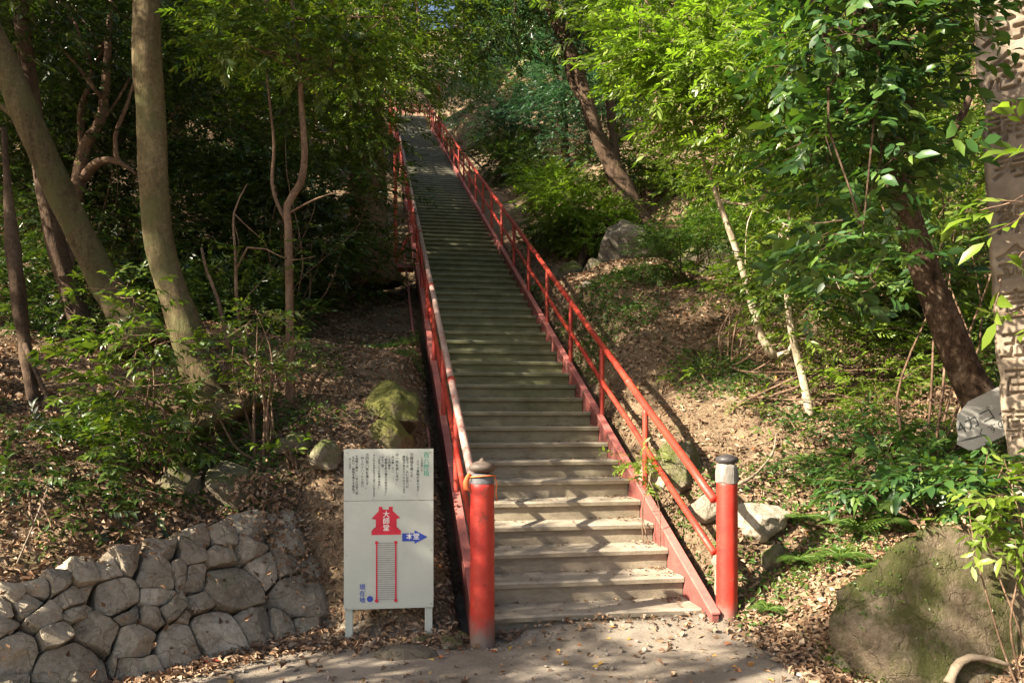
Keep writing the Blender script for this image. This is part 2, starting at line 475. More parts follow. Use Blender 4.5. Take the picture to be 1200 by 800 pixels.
M['bark_big'] = mat_bark('smooth_olive_bark', [(0.05, 0.036, 0.018), (0.11, 0.083, 0.042), (0.18, 0.14, 0.076)], 4, lichen=(0.10, 0.10, 0.04))
M['bark_dark'] = mat_bark('dark_bark', [(0.03, 0.02, 0.015), (0.085, 0.055, 0.035), (0.13, 0.09, 0.06)], 6)
M['bark_brown'] = mat_bark('brown_bark', [(0.07, 0.045, 0.03), (0.16, 0.10, 0.065), (0.24, 0.165, 0.11)], 8, bd=0.012)
M['bark_pale'] = mat_bark('pale_bark', [(0.22, 0.17, 0.11), (0.38, 0.31, 0.22), (0.5, 0.42, 0.32)], 8, bd=0.008)
M['bark_rough'] = mat_bark('rough_cracked_bark', [(0.025, 0.016, 0.012), (0.11, 0.07, 0.045), (0.25, 0.18, 0.13)], 14, st=(1, 1, 0.45), bd=0.03)
M['leaf_dark'] = mat_leaf('dark_evergreen_leaf', [(0.014, 0.030, 0.007), (0.024, 0.05, 0.011), (0.04, 0.072, 0.015), (0.07, 0.10, 0.022)], rough=0.33, trans=0.25)
M['leaf_mid'] = mat_leaf('mid_green_leaf', [(0.035, 0.07, 0.012), (0.06, 0.105, 0.016), (0.09, 0.14, 0.02), (0.14, 0.17, 0.03)], rough=0.36, trans=0.35)
M['leaf_bright'] = mat_leaf('bright_young_leaf', [(0.07, 0.12, 0.014), (0.12, 0.18, 0.02), (0.16, 0.23, 0.03), (0.22, 0.28, 0.05)], rough=0.42, trans=0.45, tcol=(1.3, 1.6, 0.5))
M['leaf_glossy'] = mat_leaf('glossy_camellia_leaf', [(0.02, 0.055, 0.014), (0.032, 0.08, 0.02), (0.055, 0.115, 0.025), (0.1, 0.16, 0.03)], rough=0.42, trans=0.3)
M['leaf_blue'] = mat_leaf('blue_green_leaf', [(0.025, 0.07, 0.035), (0.045, 0.105, 0.055), (0.075, 0.14, 0.07)], rough=0.4, trans=0.3, tcol=(1.2, 1.5, 0.8))
M['leaf_autumn'] = mat_leaf('autumn_leaf', [(0.3, 0.12, 0.03), (0.36, 0.16, 0.05), (0.2, 0.16, 0.04)], rough=0.5, trans=0.4, tcol=(1.5, 1.1, 0.6))
M['fern'] = mat_leaf('fern_leaf', [(0.04, 0.09, 0.018), (0.075, 0.14, 0.028), (0.13, 0.19, 0.04)], rough=0.45, trans=0.4)
M['litter'] = mat_leaf('fallen_leaf', [(0.09, 0.05, 0.028), (0.17, 0.10, 0.06), (0.27, 0.17, 0.10), (0.36, 0.25, 0.16), (0.13, 0.08, 0.05), (0.42, 0.32, 0.22)], rough=0.7, trans=0.06, tcol=(1, .8, .5), spec=0.2)
M['litter_yellow'] = mat_leaf('yellow_fallen_leaf', [(0.45, 0.3, 0.04), (0.4, 0.22, 0.06), (0.3, 0.1, 0.04), (0.5, 0.36, 0.08)], rough=0.6, trans=0.1)
M['litter_red'] = mat_leaf('red_fallen_leaf', [(0.32, 0.03, 0.015), (0.25, 0.05, 0.02)], rough=0.6, trans=0.1)
M['pebble'] = mat_leaf('gravel', [(0.11, 0.095, 0.075), (0.19, 0.165, 0.135), (0.28, 0.25, 0.21), (0.15, 0.11, 0.08)], rough=0.9, trans=0.0)

# ------------------------------------------------------------------ terrain
U = np.array([0.986, 0.1662]); Vd = np.array([-0.1662, 0.986])     # across / up the stairs
S0, S1 = 0.735, 2.456
T0, TR, RI, Z0 = 5.757, 0.3608, 0.17, 0.13
def SP(s, t, z):   # stair frame -> world
    return np.array([s * U[0] + t * Vd[0], s * U[1] + t * Vd[1], z])
def nosing_z(t): return Z0 + (t - T0) / TR * RI

ctrl = []
for px, py, D in [
    # right foreground and slope
    (900, 760, 5.73), (960, 745, 5.75), (1150, 640, 5.95), (1080, 722, 5.6), (1010, 757, 5.55), (1060, 792, 5.3), (1130, 797, 5.1), (1055, 652, 6.0), (1120, 655, 5.85), (1190, 690, 5.5), (1195, 795, 4.95), (900, 700, 6.4), (900, 640, 6.9), (980, 660, 6.3),
    (850, 560, 7.5), (880, 600, 7.0), (950, 600, 7.0), (820, 520, 8.2), (740, 490, 9.2), (650, 340, 14.5), (600, 255, 20), (720, 300, 13.2), (700, 330, 12.6),
    (760, 400, 10), (850, 450, 9.2), (900, 500, 8.2), (1000, 430, 9.5), (1100, 450, 8), (1180, 520, 6.8), (1150, 570, 6.2), (1060, 600, 6.6), (900, 330, 13), (820, 330, 12.6),
    (1000, 300, 14), (1100, 300, 12), (1200, 300, 11), (800, 240, 16), (700, 220, 18), (600, 200, 26), (560, 160, 36), (700, 150, 26), (850, 180, 20),
    # left
    (20, 650, 5.5), (100, 560, 6.2), (0, 500, 7), (200, 540, 7.0), (300, 525, 7.3), (250, 480, 7.6), (350, 480, 8), (380, 540, 7.0), (430, 500, 7.6),
    (400, 605, 6.7), (520, 640, 6.75), (520, 700, 6.4), (510, 560, 7.25), (500, 500, 8.2), (490, 440, 10), (470, 380, 13), (460, 332, 17), (400, 325, 17.5), (350, 345, 15),
    (300, 400, 10.5), (200, 400, 10), (100, 430, 9.5), (20, 430, 9), (0, 330, 14), (200, 330, 15), (460, 735, 6.15), (430, 470, 8.6), (320, 610, 6.6), (400, 400, 11.5)]:
    ctrl.append(W(px, py, D))
for p in [(-3, 0, 0), (-2, 3, 0), (0, 3, 0), (2, 3, 0), (0, 0, 0), (0, 5, 0), (1.2, 5, 0), (-1, 5.2, 0), (-1.9, 5.2, 0), (0, 6, 0.01), (1, 6, 0.03), (1.8, 5.6, 0.03), (0, -5, 0), (-4, -4, 0), (4, -5, .3), (2.4, 2, 0), (-3, 3.4, 0), (2.3, 4.6, 0),
          (-0.6, 5.8, 0.0), (1.75, 6.3, .05), (-.3, 6.2, .02),
          (5, 5, 1.7), (7, 5, 3.0), (5, 2.5, 1.4), (3.6, 3.6, .3), (4, 0, .6), (8, 0, 3), (8, 8, 4), (12, 8, 7), (12, 15, 9.5), (8, 22, 12), (14, 25, 17), (0, 35, 14.5), (5, 35, 18), (15, 40, 27), (25, 20, 17), (40, 55, 44), (2, 47, 20), (8, 60, 30), (35, 0, 14), (14, 0, 6), (14, -10, 5),
          (-12, 14, 5.5), (-16, 20, 10), (-10, 22, 8), (-5, 22, 5.2), (-5.6, 28, 7.6), (-8, 36, 13), (-20, 35, 20), (-30, 20, 15), (-35, 50, 34), (-14, 50, 22), (-15, 8, 4), (-8, 6.5, 2.3), (-12, 2, 2.2), (-8, 0, .8), (-5, 2.5, .25), (-30, 0, 6), (-30, -10, 4),
          (-7, 48, 15.4), (-4.5, 48, 15.4), (-6, 60, 16), (0, 60, 19), (-12, 62, 17), (-4, 40, 12.6), (-2.5, 28, 8.6), (-7.8, 40, 12.4)]:
    ctrl.append(np.array([p[0] * KS, p[1] * KS, p[2] * KS + max(0, .0879 * (p[1] - 6)) * (1 if p[2] > .2 else 0)]))
ctrl = np.array(ctrl)
def _k(d2): return np.sqrt(d2 + 0.16)
_n = len(ctrl)
_A = _k(((ctrl[:, None, :2] - ctrl[None, :, :2]) ** 2).sum(-1))
_Pm = np.hstack([np.ones((_n, 1)), ctrl[:, :2]])
_M = np.block([[_A - 0.02 * np.eye(_n), _Pm], [_Pm.T, np.zeros((3, 3))]])
_w = np.linalg.solve(_M, np.concatenate([ctrl[:, 2], np.zeros(3)]))

WB0 = np.array([-2.757, 4.26]); WB1 = np.array([-1.42, 6.07])   # foot of the stone wall
WE = (WB1 - WB0) / np.linalg.norm(WB1 - WB0); WN = np.array([-WE[1], WE[0]])   # into the bank
LEAN = 0.62     # set back per metre of height
def terrain(x, y):
    x = np.asarray(x, float); y = np.asarray(y, float)
    sh = x.shape; X = x.ravel(); Y = y.ravel(); Z = np.empty_like(X)
    for i in range(0, len(X), 20000):
        a = X[i:i + 20000]; b = Y[i:i + 20000]
        d2 = (a[:, None] - ctrl[None, :, 0]) ** 2 + (b[:, None] - ctrl[None, :, 1]) ** 2
        Z[i:i + 20000] = _k(d2) @ _w[:_n] + _w[_n] + _w[_n + 1] * a + _w[_n + 2] * b
    P3 = np.stack([X, Y, 0 * X], -1)
    far = np.clip((Y - 5) / 6, 0, 1)
    offp = np.clip((Z - 0.05) / 0.35, 0, 1)
    Z = Z + offp * (0.07 * fbm(P3 * 1.4, 3) + 0.03 * fbm(P3 * 5, 2)) + offp * far * 0.22 * fbm(P3 * 0.45 + 5, 2) + (1 - offp) * 0.012 * fbm(P3 * 2.5, 3)
    # stone wall cut
    d = (X - WB0[0]) * WN[0] + (Y - WB0[1]) * WN[1]; e = (X - WB0[0]) * WE[0] + (Y - WB0[1]) * WE[1]
    cut = np.maximum(-0.01, (d - 0.16) / LEAN)
    m = np.clip((2.55 - e) / 0.35, 0, 1)
    Z = np.where((e < 2.55), np.minimum(Z, cut * m + Z * (1 - m)), Z)
    # keep clear under the stairs
    s = X * U[0] + Y * U[1]; t = X * Vd[0] + Y * Vd[1]
    out = np.maximum(0, np.maximum(s - (S1 + 0.13), (S0 - 0.13) - s))
    lim = nosing_z(t) - 0.42 + np.where(s > 1.5, 2.2, 1.4) * out + np.minimum(out * 6, .28)
    along = (t > T0 - 0.05) & (t < T0 + 107.5 * TR) & (out < 1.5)
    Z = np.where(along, np.minimum(Z, lim), Z)
    Z = np.where(along & (out <= 0) & (t < T0 + 1.0), np.minimum(Z, -0.02), Z)
    return Z.reshape(sh)
def edge_y(x): return np.interp(x, [-4, -2.6, -1.97, -1.57, -1.08, -.4, 0, 1.5, 1.6, 1.71, 1.77, 1.9, 2.2], [2.5, 4.1, 4.93, 5.37, 5.53, 5.58, 5.78, 6.15, 6.0, 5.28, 4.8, 4.0, 3])
def gz(x, y): return float(terrain(np.array([x]), np.array([y]))[0])
def on_ground(px, py, D):
    p = W(px, py, D); p[2] = gz(p[0], p[1]); return p

def axis(parts):
    return np.unique(np.concatenate([np.arange(a, b, s) for a, b, s in parts]))
gx = axis([(-60, -14, 2.0), (-14, -5, 0.3), (-5, 5, 0.055), (5, 14, 0.3), (14, 62, 2.0)])
gy = axis([(-40, 0, 2.0), (0, 3.6, 0.2), (3.6, 10, 0.055), (10, 22, 0.16), (22, 50, 0.6), (50, 92, 2.0)])
GX, GY = np.meshgrid(gx, gy)
GZ = terrain(GX, GY)
V = np.stack([GX, GY, GZ], -1).reshape(-1, 3)
nx, ny = len(gx), len(gy)
ii, jj = np.meshgrid(np.arange(ny - 1), np.arange(nx - 1), indexing='ij')
q = (ii * nx + jj).ravel()
tag(link('ground', build_mesh('ground', V, np.stack([q, q + 1, q + nx + 1, q + nx], -1)), M['soil']), kind='structure')

# sandy path at the foot: own sheet with a ragged edge that dips under the soil
px_ = axis([(-9, -4, 0.25), (-4, 4, 0.05), (4, 9, 0.25)]); py_ = axis([(-9, 3, 0.25), (3, 6.75, 0.045)])
PX, PY = np.meshgrid(px_, py_)
TZ = terrain(PX, PY)
edge = edge_y(PX) + 0.16 * fbm(np.stack([PX * 2.2, PY * 2.2, 0 * PX], -1), 3)
lift = np.clip((edge - PY) * 0.25, -0.25, 0.008)
PZ = TZ + lift + 0.004 * fbm(np.stack([PX * 14, PY * 14, 0 * PX], -1), 2)
PZ = np.where(TZ > 0.35, TZ - 0.2, PZ)
V = np.stack([PX, PY, PZ], -1).reshape(-1, 3)
nx, ny = len(px_), len(py_)
ii, jj = np.meshgrid(np.arange(ny - 1), np.arange(nx - 1), indexing='ij'); q = (ii * nx + jj).ravel()
tag(link('path', build_mesh('path', V, np.stack([q, q + 1, q + nx + 1, q + nx], -1)), M['path']), kind='structure')

# ------------------------------------------------------------------ staircase
stairs = empty('staircase', SP((S0 + S1) / 2, T0, 0), 'long straight flight of mossy concrete steps climbing between the red railings', 'staircase')
sb = np.array(stairs.location)
ROT = np.array([[U[0], Vd[0], 0], [U[1], Vd[1], 0], [0, 0, 1.0]])
tm = []
for v_ in range(3):
    nseg = 40
    xs = np.linspace(0, S1 - S0, nseg)
    prof = np.array([[TR + 0.03, 0.0], [0.012, 0.0], [0.0, -0.012], [0.002, -0.044], [0.03, -0.048], [TR + 0.03, -0.048]])
    V = np.array([[[x, p[0], p[1]] for p in prof] for x in xs])
    wob = fbm(np.stack([V[..., 0] * 3 + v_ * 9, V[..., 1] * 4, V[..., 2] * 4], -1), 2)
    V[:, 1:4, 1] += 0.005 * wob[:, 1:4]; V[:, 0:3, 2] += 0.002 * wob[:, 0:3]
    k = len(prof); V = V.reshape(-1, 3)
    i = np.arange(nseg - 1)[:, None] * k; j = np.arange(k)[None, :]; j2 = (j + 1) % k
    F = np.stack([i + j, i + k + j, i + k + j2, i + j2], -1).reshape(-1, 4)
    me = build_mesh('tread', V, [F, np.array([[5, 4, 3, 2, 1, 0]]), np.array([[0, 1, 2, 3, 4, 5]]) + (nseg - 1) * k], smooth=False)
    me.materials.append(M['tread']); me.materials.append(M['riser'])
    mi = np.zeros(len(me.polygons), np.int32); nq = (nseg - 1) * k; jj_ = np.tile(np.arange(k), nseg - 1); mi[:nq][jj_ >= 2] = 1; me.polygons.foreach_set('material_index', mi)
    xs = np.linspace(0.0, S1 - S0, 24); zs = np.linspace(-0.046, -0.21, 5)
    V = np.array([[x, 0.034, z] for z in zs for x in xs]); V[:, 1] += 0.003 * fbm(V * 5 + v_ * 3, 2)
    Vb = V.copy(); Vb[:, 1] += 0.03
    nx = 24; ii, jj = np.meshgrid(np.arange(4), np.arange(nx - 1), indexing='ij'); q = (ii * nx + jj).ravel()
    F = np.stack([q, q + nx, q + nx + 1, q + 1], -1)
    mr = build_mesh('riser', np.vstack([V, Vb]), [F, F[:, ::-1] + len(V)])
    mr.materials.append(M['riser'])
    tm.append((me, mr))
NST = 108
for k in range(NST):
    me, mr = tm[k % 3]
    j = 0.004 * math.sin(k * 12.9)
    for nm, mm in (('tread', me), ('riser', mr)):
        o = bpy.data.objects.new(nm, mm); COL.objects.link(o); o.parent = stairs
        o.matrix_local = Matrix.Translation(Vector(SP(S0, T0 + TR * k + j, Z0 + RI * k)) - Vector(sb)) @ Matrix(ROT.tolist()).to_4x4()
# stringers: I section along the slope
def slope_bar(s, h, w, hh, k0, k1, seg=60, vert=0.0):
    mb = MB()
    ks = np.linspace(k0, k1, seg); V = []
    for k in ks:
        t = T0 + TR * k; z = nosing_z(t) + h
        c = SP(s, t, z) - sb
        for a, b in ((-w / 2, 0), (w / 2, 0), (w / 2, -hh), (-w / 2, -hh)):
            V.append(c + np.array([U[0] * a, U[1] * a, b]))
    i = np.arange(seg - 1)[:, None] * 4; j = np.arange(4)[None, :]; j2 = (j + 1) % 4
    F = np.stack([i + j, i + j2, i + 4 + j2, i + 4 + j], -1).reshape(-1, 4)
    mb.add(V, F, [[3, 2, 1, 0]], np.array([[0, 1, 2, 3]]) + (seg - 1) * 4)
    return mb
for s, kb in ((S0 - 0.036, -0.5), (S1 + 0.038, -0.45)):
    web = slope_bar(s, 0.082, 0.062, 0.31, kb, 107.3)
    o = link('stringer', web.mesh('stringer', False), M['red_web'], stairs); add_bevel(o, 0.006)
    # flange lip proud of the web
    fl = slope_bar(s, 0.090, 0.074, 0.018, kb - 0.02, 107.32)
    add_bevel(link('flange', fl.mesh('flange', False), M['red_dull'], o), 0.004)
# support posts under the left side
for k in (16, 26, 36, 48, 62):
    t = T0 + TR * k
    for s in (S0 + 0.02, S1 - 0.05):
        p = SP(s, t, 0); z0 = gz(p[0] - (0.25 if s < 1 else -0.25), p[1]) - 0.6; z1 = nosing_z(t) - 0.25
        if z1 - z0 < 0.3: z0 = z1 - 0.5
        V, F = box([p[0] - sb[0], p[1] - sb[1], (z0 + z1) / 2 - sb[2]], [0.12, 0.12, z1 - z0], ROT)
        link('support_post', MB().add(V, F).mesh('support_post', False), M['post_dark'], stairs)

# railings
def railing(s, name_label, ktop, old, ends, group):
    t0 = T0 + TR * ends[0]
    base = SP(s, t0, nosing_z(t0))
    r = empty('railing', base, name_label, 'railing', group)
    def P(k, h, ds=0): t = T0 + TR * k; return SP(s + ds, t, nosing_z(t) + h) - base
    ks = np.linspace(ends[0], ktop, 90)
    wig = lambda k, a: 0.006 * math.sin(k * 1.1 + a)
    V, F, T = tube([P(k, 0.88 + wig(k, 0)) for k in ks], 0.034, 12, rough=0.03, nf=5)
    link('top_rail', MB().add(V, F, T).mesh('top_rail'), M['red_old'] if old else M['red'], r)
    V, F, T = tube([P(k, 0.47 + wig(k, 2)) for k in ks], 0.027, 12, rough=0.02, nf=5)
    link('middle_rail', MB().add(V, F, T).mesh('middle_rail'), M['red'], r)
    bal = None; k = 4.15
    V, F, T = tube([[0, 0, 0.04 + 0.0424 * i] for i in range(21)][:20], 0.029, 10, rough=0.03, nf=6)
    bm_ = MB().add(V, F, T).mesh('baluster'); bm_.materials.append(M['red'])
    i = 0
    jm = MB().add(*tube([[0, 0, 0], [0, 0.08, 0.038]], 0.039, 12)).mesh('joint_sleeve'); jm.materials.append(M['red'])
    while k < ktop - 1:
        o = bpy.data.objects.new('baluster', bm_); COL.objects.link(o); o.parent = r
        o.location = tuple(P(k, 0.0))
        if i % 2 == 0:
            o2 = bpy.data.objects.new('joint_sleeve', jm); COL.objects.link(o2); o2.parent = r
            o2.matrix_local = Matrix.Translation(P(k + 1.3, 0.88)) @ Matrix(ROT.tolist()).to_4x4()
        k += 4.15; i += 1
    return r
RG = 'red pipe railings along the stairs'
railing(S1 + 0.065, 'red pipe railing with two rails and thin posts along the right side of the steps', 103.5, False, (-0.2, 0), RG)
railing(S0 - 0.03, 'red pipe railing with bleached peeling top rail along the left side of the steps', 101.5, True, (-0.58, 0), RG)

# old conduit pipe on the outside left
pts = [SP(S0 - 0.22, T0 + TR * k, nosing_z(T0 + TR * k) + h) for k, h in ((-0.4, -0.2), (1, -.17), (3, -0.12), (6.5, -0.06), (7.6, 0.0), (8.4, -0.07), (9.5, -0.2), (12, -.22), (18, -.22), (30, -.24))]
pp, rr = resample(pts, [0.022] * len(pts), 0.1)
b0 = pp[0].copy()
tag(link('drain_pipe', MB().add(*tube(pp - b0, rr, 8, rough=0.05)).mesh('drain_pipe'), M['red_dull'], loc=b0), 'thin dull red pipe running low beside the left edge of the stairs', 'pipe')

# red outrigger frame hanging outside the upper left rail
kf = 42; fb = SP(S0 - 0.42, T0 + TR * 27, nosing_z(T0 + TR * 27) - 0.25)
fr = empty('side_frame', fb, 'red steel frame jutting out left from the upper stairs by the broad trunk', 'frame')
def fbar(nm, a, b, w=0.07):
    V, F, T = tube([a, (np.array(a) + b) / 2, b], w / 2 * 1.2, 4)
    link(nm, MB().add(V, F, T).mesh(nm, False), M['red'], fr)
u3 = np.array([U[0], U[1], 0]); v3 = np.array([Vd[0], Vd[1], 0])
fbar('cross_beam', np.zeros(3), u3 * 0.34, 0.13)
fbar('upright', np.array([0, 0, -0.02]), np.array([0, 0, 2.3]), 0.06)
a = np.array([0, 0, 2.25]); fbar('upper_arm', a, a + u3 * 0.05 + v3 * 1.4 + np.array([0, 0, .3]), 0.05)
fbar('brace', np.array([0.0, 0, 0.05]), u3 * 0.3 + v3 * 1.6 + np.array([0, 0, 1.0]), 0.045)

# bollards
def bollard(loc, H, rad, label, left):
    b = empty('bollard', loc, label, 'bollard', 'red bollards at the foot of the stairs')
    zs = np.linspace(-0.15, H, 40)
    V, F = lathe([(rad * (1.02 - 0.03 * max(0, z) / H), z) for z in zs] + [(rad * 0.9, H + 0.008), (0.0, H + 0.01)], 32)
    d = fbm(V * np.array([9, 9, 5]), 3); V[:, :2] *= (1 + 0.02 * d)[:, None]
    link('post', MB().add(V, F).mesh('post'), M['red_post'], b)
    if left:
        V, F = lathe([(rad * .99, H + .003), (rad * 1.0, H + .015), (rad * .93, H + .024), (rad * .96, H + .036), (rad * .9, H + .046), (rad * .93, H + .058), (rad * .86, H + .07), (rad * .6, H + .075), (0, H + .075)], 28)
        link('collar', MB().add(V, F).mesh('collar'), M['ring_grey'], b)
        z = H + .07
        V, F = lathe([(.045, z), (.055, z + .012), (.085, z + .022), (.097, z + .045), (.085, z + .068), (.055, z + .083), (.022, z + .092), (.018, z + .103), (.006, z + .112), (0, z + .114)], 28)
        V[:, :2] *= (1 + 0.04 * fbm(V * 22, 2))[:, None]
        link('finial', MB().add(V, F).mesh('finial'), M['ball_brown'], b)
        # orange cord tied round the neck
        ang = np.linspace(0, 2 * np.pi, 28)
        pth = [[rad * 1.03 * math.cos(a_), rad * 1.03 * math.sin(a_), H + .05 + .012 * math.sin(a_ * 1.0 + 2.6)] for a_ in ang]
        tg = MB().add(*tube(pth, 0.006, 6))
        tg.add(*tube([[rad * 1.02, -.02, H + .06], [rad * 1.18, -.03, H + .0], [rad * 1.12, -.03, H - .06], [rad * 1.2, -.02, H - .12]], 0.005, 6))
        link('cord', tg.mesh('cord'), M['cord'], b)
        V = []
        for i in range(9):
            f = i / 8; c = np.array([-rad * (0.95 + .45 * math.sin(f * 2.4) * .8), -0.05, H + .075 - 0.12 * f]); w = .012 + .012 * f
            V += [c + [-w, -.006 * math.cos(f * 5), .008], c + [w, .006, -.008]]
        F = [[2 * i, 2 * i + 1, 2 * i + 3, 2 * i + 2] for i in range(8)]
        o = link('ribbon', MB().add(V, F).mesh('ribbon'), M['cord'], b); m = o.modifiers.new('s', 'SOLIDIFY'); m.thickness = 0.003
    else:
        V, F = lathe([(rad * 1.0, H - .005), (rad * 1.07, H + .0), (rad * 1.06, H + .06), (rad * 1.0, H + .115), (rad * .9, H + .135), (0, H + .137)], 26)
        d = fbm(V * 14, 3); V[:, :2] *= (1 + 0.05 * d)[:, None]; V[:, 2] += 0.01 * d
        link('wooden_collar', MB().add(V, F).mesh('wooden_collar', False), M['wood_pale'], b)
        z = H + .128
        V, F = lathe([(.05, z), (.06, z + .012), (.08, z + .022), (.088, z + .042), (.078, z + .062), (.05, z + .074), (.02, z + .08), (0, z + .086)], 28)
        link('finial', MB().add(V, F).mesh('finial'), M['ball_black'], b)
    return b
bollard((-0.21, 5.57, -0.005), 1.14, 0.087, 'red bollard with orange cord under its brown knob, left of the bottom step', True)
bollard((1.64, 6.02, 0.04), 1.07, 0.08, 'red bollard with pale peeled wooden collar and black knob, right of the bottom step', False)

# ------------------------------------------------------------------ text helper
def text_geo(body, size, vertical=False, offset=0.0, extrude=0.0, spacing=1.0, res=3):
    cu = bpy.data.curves.new('lettering', 'FONT')
    cu.body = '\n'.join(body) if vertical else body
    cu.size = size; cu.align_x = 'CENTER' if vertical else 'LEFT'; cu.align_y = 'TOP'
    cu.space_line = spacing; cu.offset = offset; cu.extrude = extrude; cu.resolution_u = res
    o = bpy.data.objects.new('lettering', cu); COL.objects.link(o)
    bpy.context.view_layer.update()
    me = bpy.data.meshes.new_from_object(o.evaluated_get(bpy.context.evaluated_depsgraph_get()))
    n = len(me.vertices); V = np.empty(n * 3); me.vertices.foreach_get('co', V); V = V.reshape(-1, 3)
    F = [list(p.vertices) for p in me.polygons]
    bpy.data.objects.remove(o); bpy.data.curves.remove(cu)
    return V, F, me

def text_mb(mb, body, size, x, y, z, vertical=True, **k):
    """letters in board plane: x right, y up, z out; kept as triangles"""
    V, F, me = text_geo(body, size, vertical, **k)
    bpy.data.meshes.remove(me)
    t = [f for f in F if len(f) == 3]; qd = [f for f in F if len(f) == 4]
    V = V + np.array([x, y, z])
    mb.add(V, *[a for a in (t, qd) if a])

# sign board ---------------------------------------------------------------
SW, SH = 0.70, 1.25
sl = W(403, 714, 6.02); srr = W(508, 711, 6.10)
sdir = (srr - sl); sdir[2] = 0; SW = np.linalg.norm(sdir); sdir /= SW
sang = math.atan2(sdir[1], sdir[0])
SBASE = np.array([(sl[0] + srr[0]) / 2, (sl[1] + srr[1]) / 2, 0.0])
zb = sl[2]; SH = W(403, 526, 6.02)[2] - zb
sign = empty('notice_board', SBASE, 'white board on two legs with Japanese text, red house, blue arrow and stair diagram', 'sign')
sign.rotation_euler = (0, 0, sang)
# board plane: local x right, y into the scene, z up.  front faces -y
def board_part(nm, mb, mat, y, parent=sign, smooth=False):
    me = mb.mesh(nm, smooth)
    o = link(nm, me, mat, parent)
    return o
def pos(px, py):   # photo pixel -> board coordinates
    return ((px - 455.5) / 105.0 * SW, zb + (712.5 - py) / 187.0 * SH)
def flatpoly(mb, pts, y):
    V = [[x, y, z] for x, z in pts]; mb.add(V, [list(range(len(pts)))])
x0, x1 = -SW / 2, SW / 2; zm = pos(0, 586)[1]
for a, b in ((zb, zm - 0.0015), (zm + 0.0015, zb + SH)):
    V, F = box([0, 0, (a + b) / 2], [SW, 0.012, b - a]); o = board_part('panel', MB().add(V, F), M['sign'], 0); add_bevel(o, 0.002)
for x in (x0 + 0.035, x1 - 0.035):
    V, F = box([x, 0.03, (zb + SH - 0.1 - 0.25) / 2], [0.055, 0.045, zb + SH - 0.1 + 0.25]); add_bevel(board_part('leg', MB().add(V, F), M['sign'], 0), 0.003)
V, F = box([0, 0.028, zb + SH - 0.04], [SW - 0.02, 0.04, 0.045]); board_part('batten', MB().add(V, F), M['sign'], 0)
for px, py in ((407, 530), (504, 530), (406, 649), (505, 645), (406, 711), (505, 708)):
    x, z = pos(px, py); V, F = box([x, -0.008, z], [.006, .004, .006]); board_part('screw', MB().add(V, F), M['metal'], 0)
Y1, Y2 = -0.0075, -0.0090
def rotflat(mb_src, y):      # text geometry (x, y up) -> board plane
    for i, v in enumerate(mb_src.V):
        mb_src.V[i] = np.stack([v[:, 0], y + 0 * v[:, 0] - v[:, 2], v[:, 1]], -1)
    return mb_src
ps = SH / 187.0     # metres per photo pixel
mb = MB(); x, z = pos(499.5, 529.5); text_mb(mb, '百八階段', 7.2 * ps, x, z, 0, spacing=1.0, offset=0.0004)
board_part('green_lettering', rotflat(mb, Y1), M['p_green'], 0)
mb = MB()
cols = [('この石段には、', 494.0, 535, 2.7), ('三つの意味があります。', 489.5, 539, 3.45),
        ('①煩悩を落とす。', 482.0, 530.5, 3.9), ('・仏教では、人には百八の', 477.0, 530.5, 3.2), ('煩悩があるといわれています。', 473.0, 533.5, 3.2),
        ('②一年を表します。', 465.0, 530.5, 3.9), ('・月の数　十二', 460.0, 530.5, 3.0), ('・二十四節気', 456.0, 530.5, 3.0), ('（季節を表す春分や秋分など）', 452.0, 533.5, 3.1), ('・七十二候', 448.0, 530.5, 3.1), ('（五日ごとの気候の変化）', 444.0, 533.5, 3.0), ('※これらを合わせると百八になります。', 438.0, 531.5, 2.75),
        ('③四苦八苦を落とす。', 430.0, 530.5, 3.9), ('・四×九＋八×九＝百八', 424.5, 531, 3.3), ('※除夜の鐘も、一年の四苦八苦', 418.0, 532, 3.1), ('を払い、煩悩を落とす意味で', 414.0, 534, 3.1), ('行います。', 410.0, 536, 3.1)]
for s_, px, py, sz in cols:
    x, z = pos(px, py); text_mb(mb, s_, sz * ps * 1.05, x, z, 0, spacing=1.03, res=1, offset=0.0003)
tag(board_part('black_lettering', rotflat(mb, Y1), M['p_black'], 0), kind='stuff')
mb = MB(); hp = [(435, 626), (435, 621), (437, 621), (437, 618.5), (440, 618.5), (440, 607), (435, 607), (443.5, 598), (443.5, 593), (447.5, 593), (447.5, 596.5), (455.8, 596.5), (455.8, 593), (460, 593), (460, 598), (469, 606.5), (464.5, 607), (464.5, 618.5), (467, 618.5), (467, 621), (469.5, 621), (469.5, 626)]
hc = pos(452, 610)
pts = [pos(a, b) for a, b in hp]
V = [[p[0], Y1, p[1]] for p in pts] + [[hc[0], Y1, hc[1]]]
mb.add(V, [[i, (i + 1) % len(pts), len(pts)] for i in range(len(pts))])
board_part('house_emblem', mb, M['p_red'], 0)
mb = MB(); x, z = pos(452.3, 598.5); text_mb(mb, '大師堂', 8.0 * ps, x, z, 0, spacing=0.98, offset=0.0005)
board_part('white_lettering', rotflat(mb, Y2), M['p_white'], 0)
mb = MB(); pts = [pos(a, b) for a, b in [(471, 624.5), (485.5, 624.5), (485.5, 621), (501, 629.3), (485.5, 637), (485.5, 634), (471, 634)]]
V = [[p[0], Y1, p[1]] for p in pts]; mb.add(V, [[6, 5, 1, 0]], [[2, 1, 5], [2, 5, 3], [3, 5, 4]])
board_part('arrow', mb, M['p_blue'], 0)
mb = MB(); x, z = pos(475.5, 624.9); text_mb(mb, '本堂', 7.9 * ps, x, z, 0, vertical=False, offset=0.0005)
board_part('white_lettering', rotflat(mb, Y2), M['p_white'], 0)
mb = MB(); x, z = pos(424.5, 683.2); text_mb(mb, '現在地', 7.2 * ps, x, z, 0, spacing=1.05, offset=0.0006)
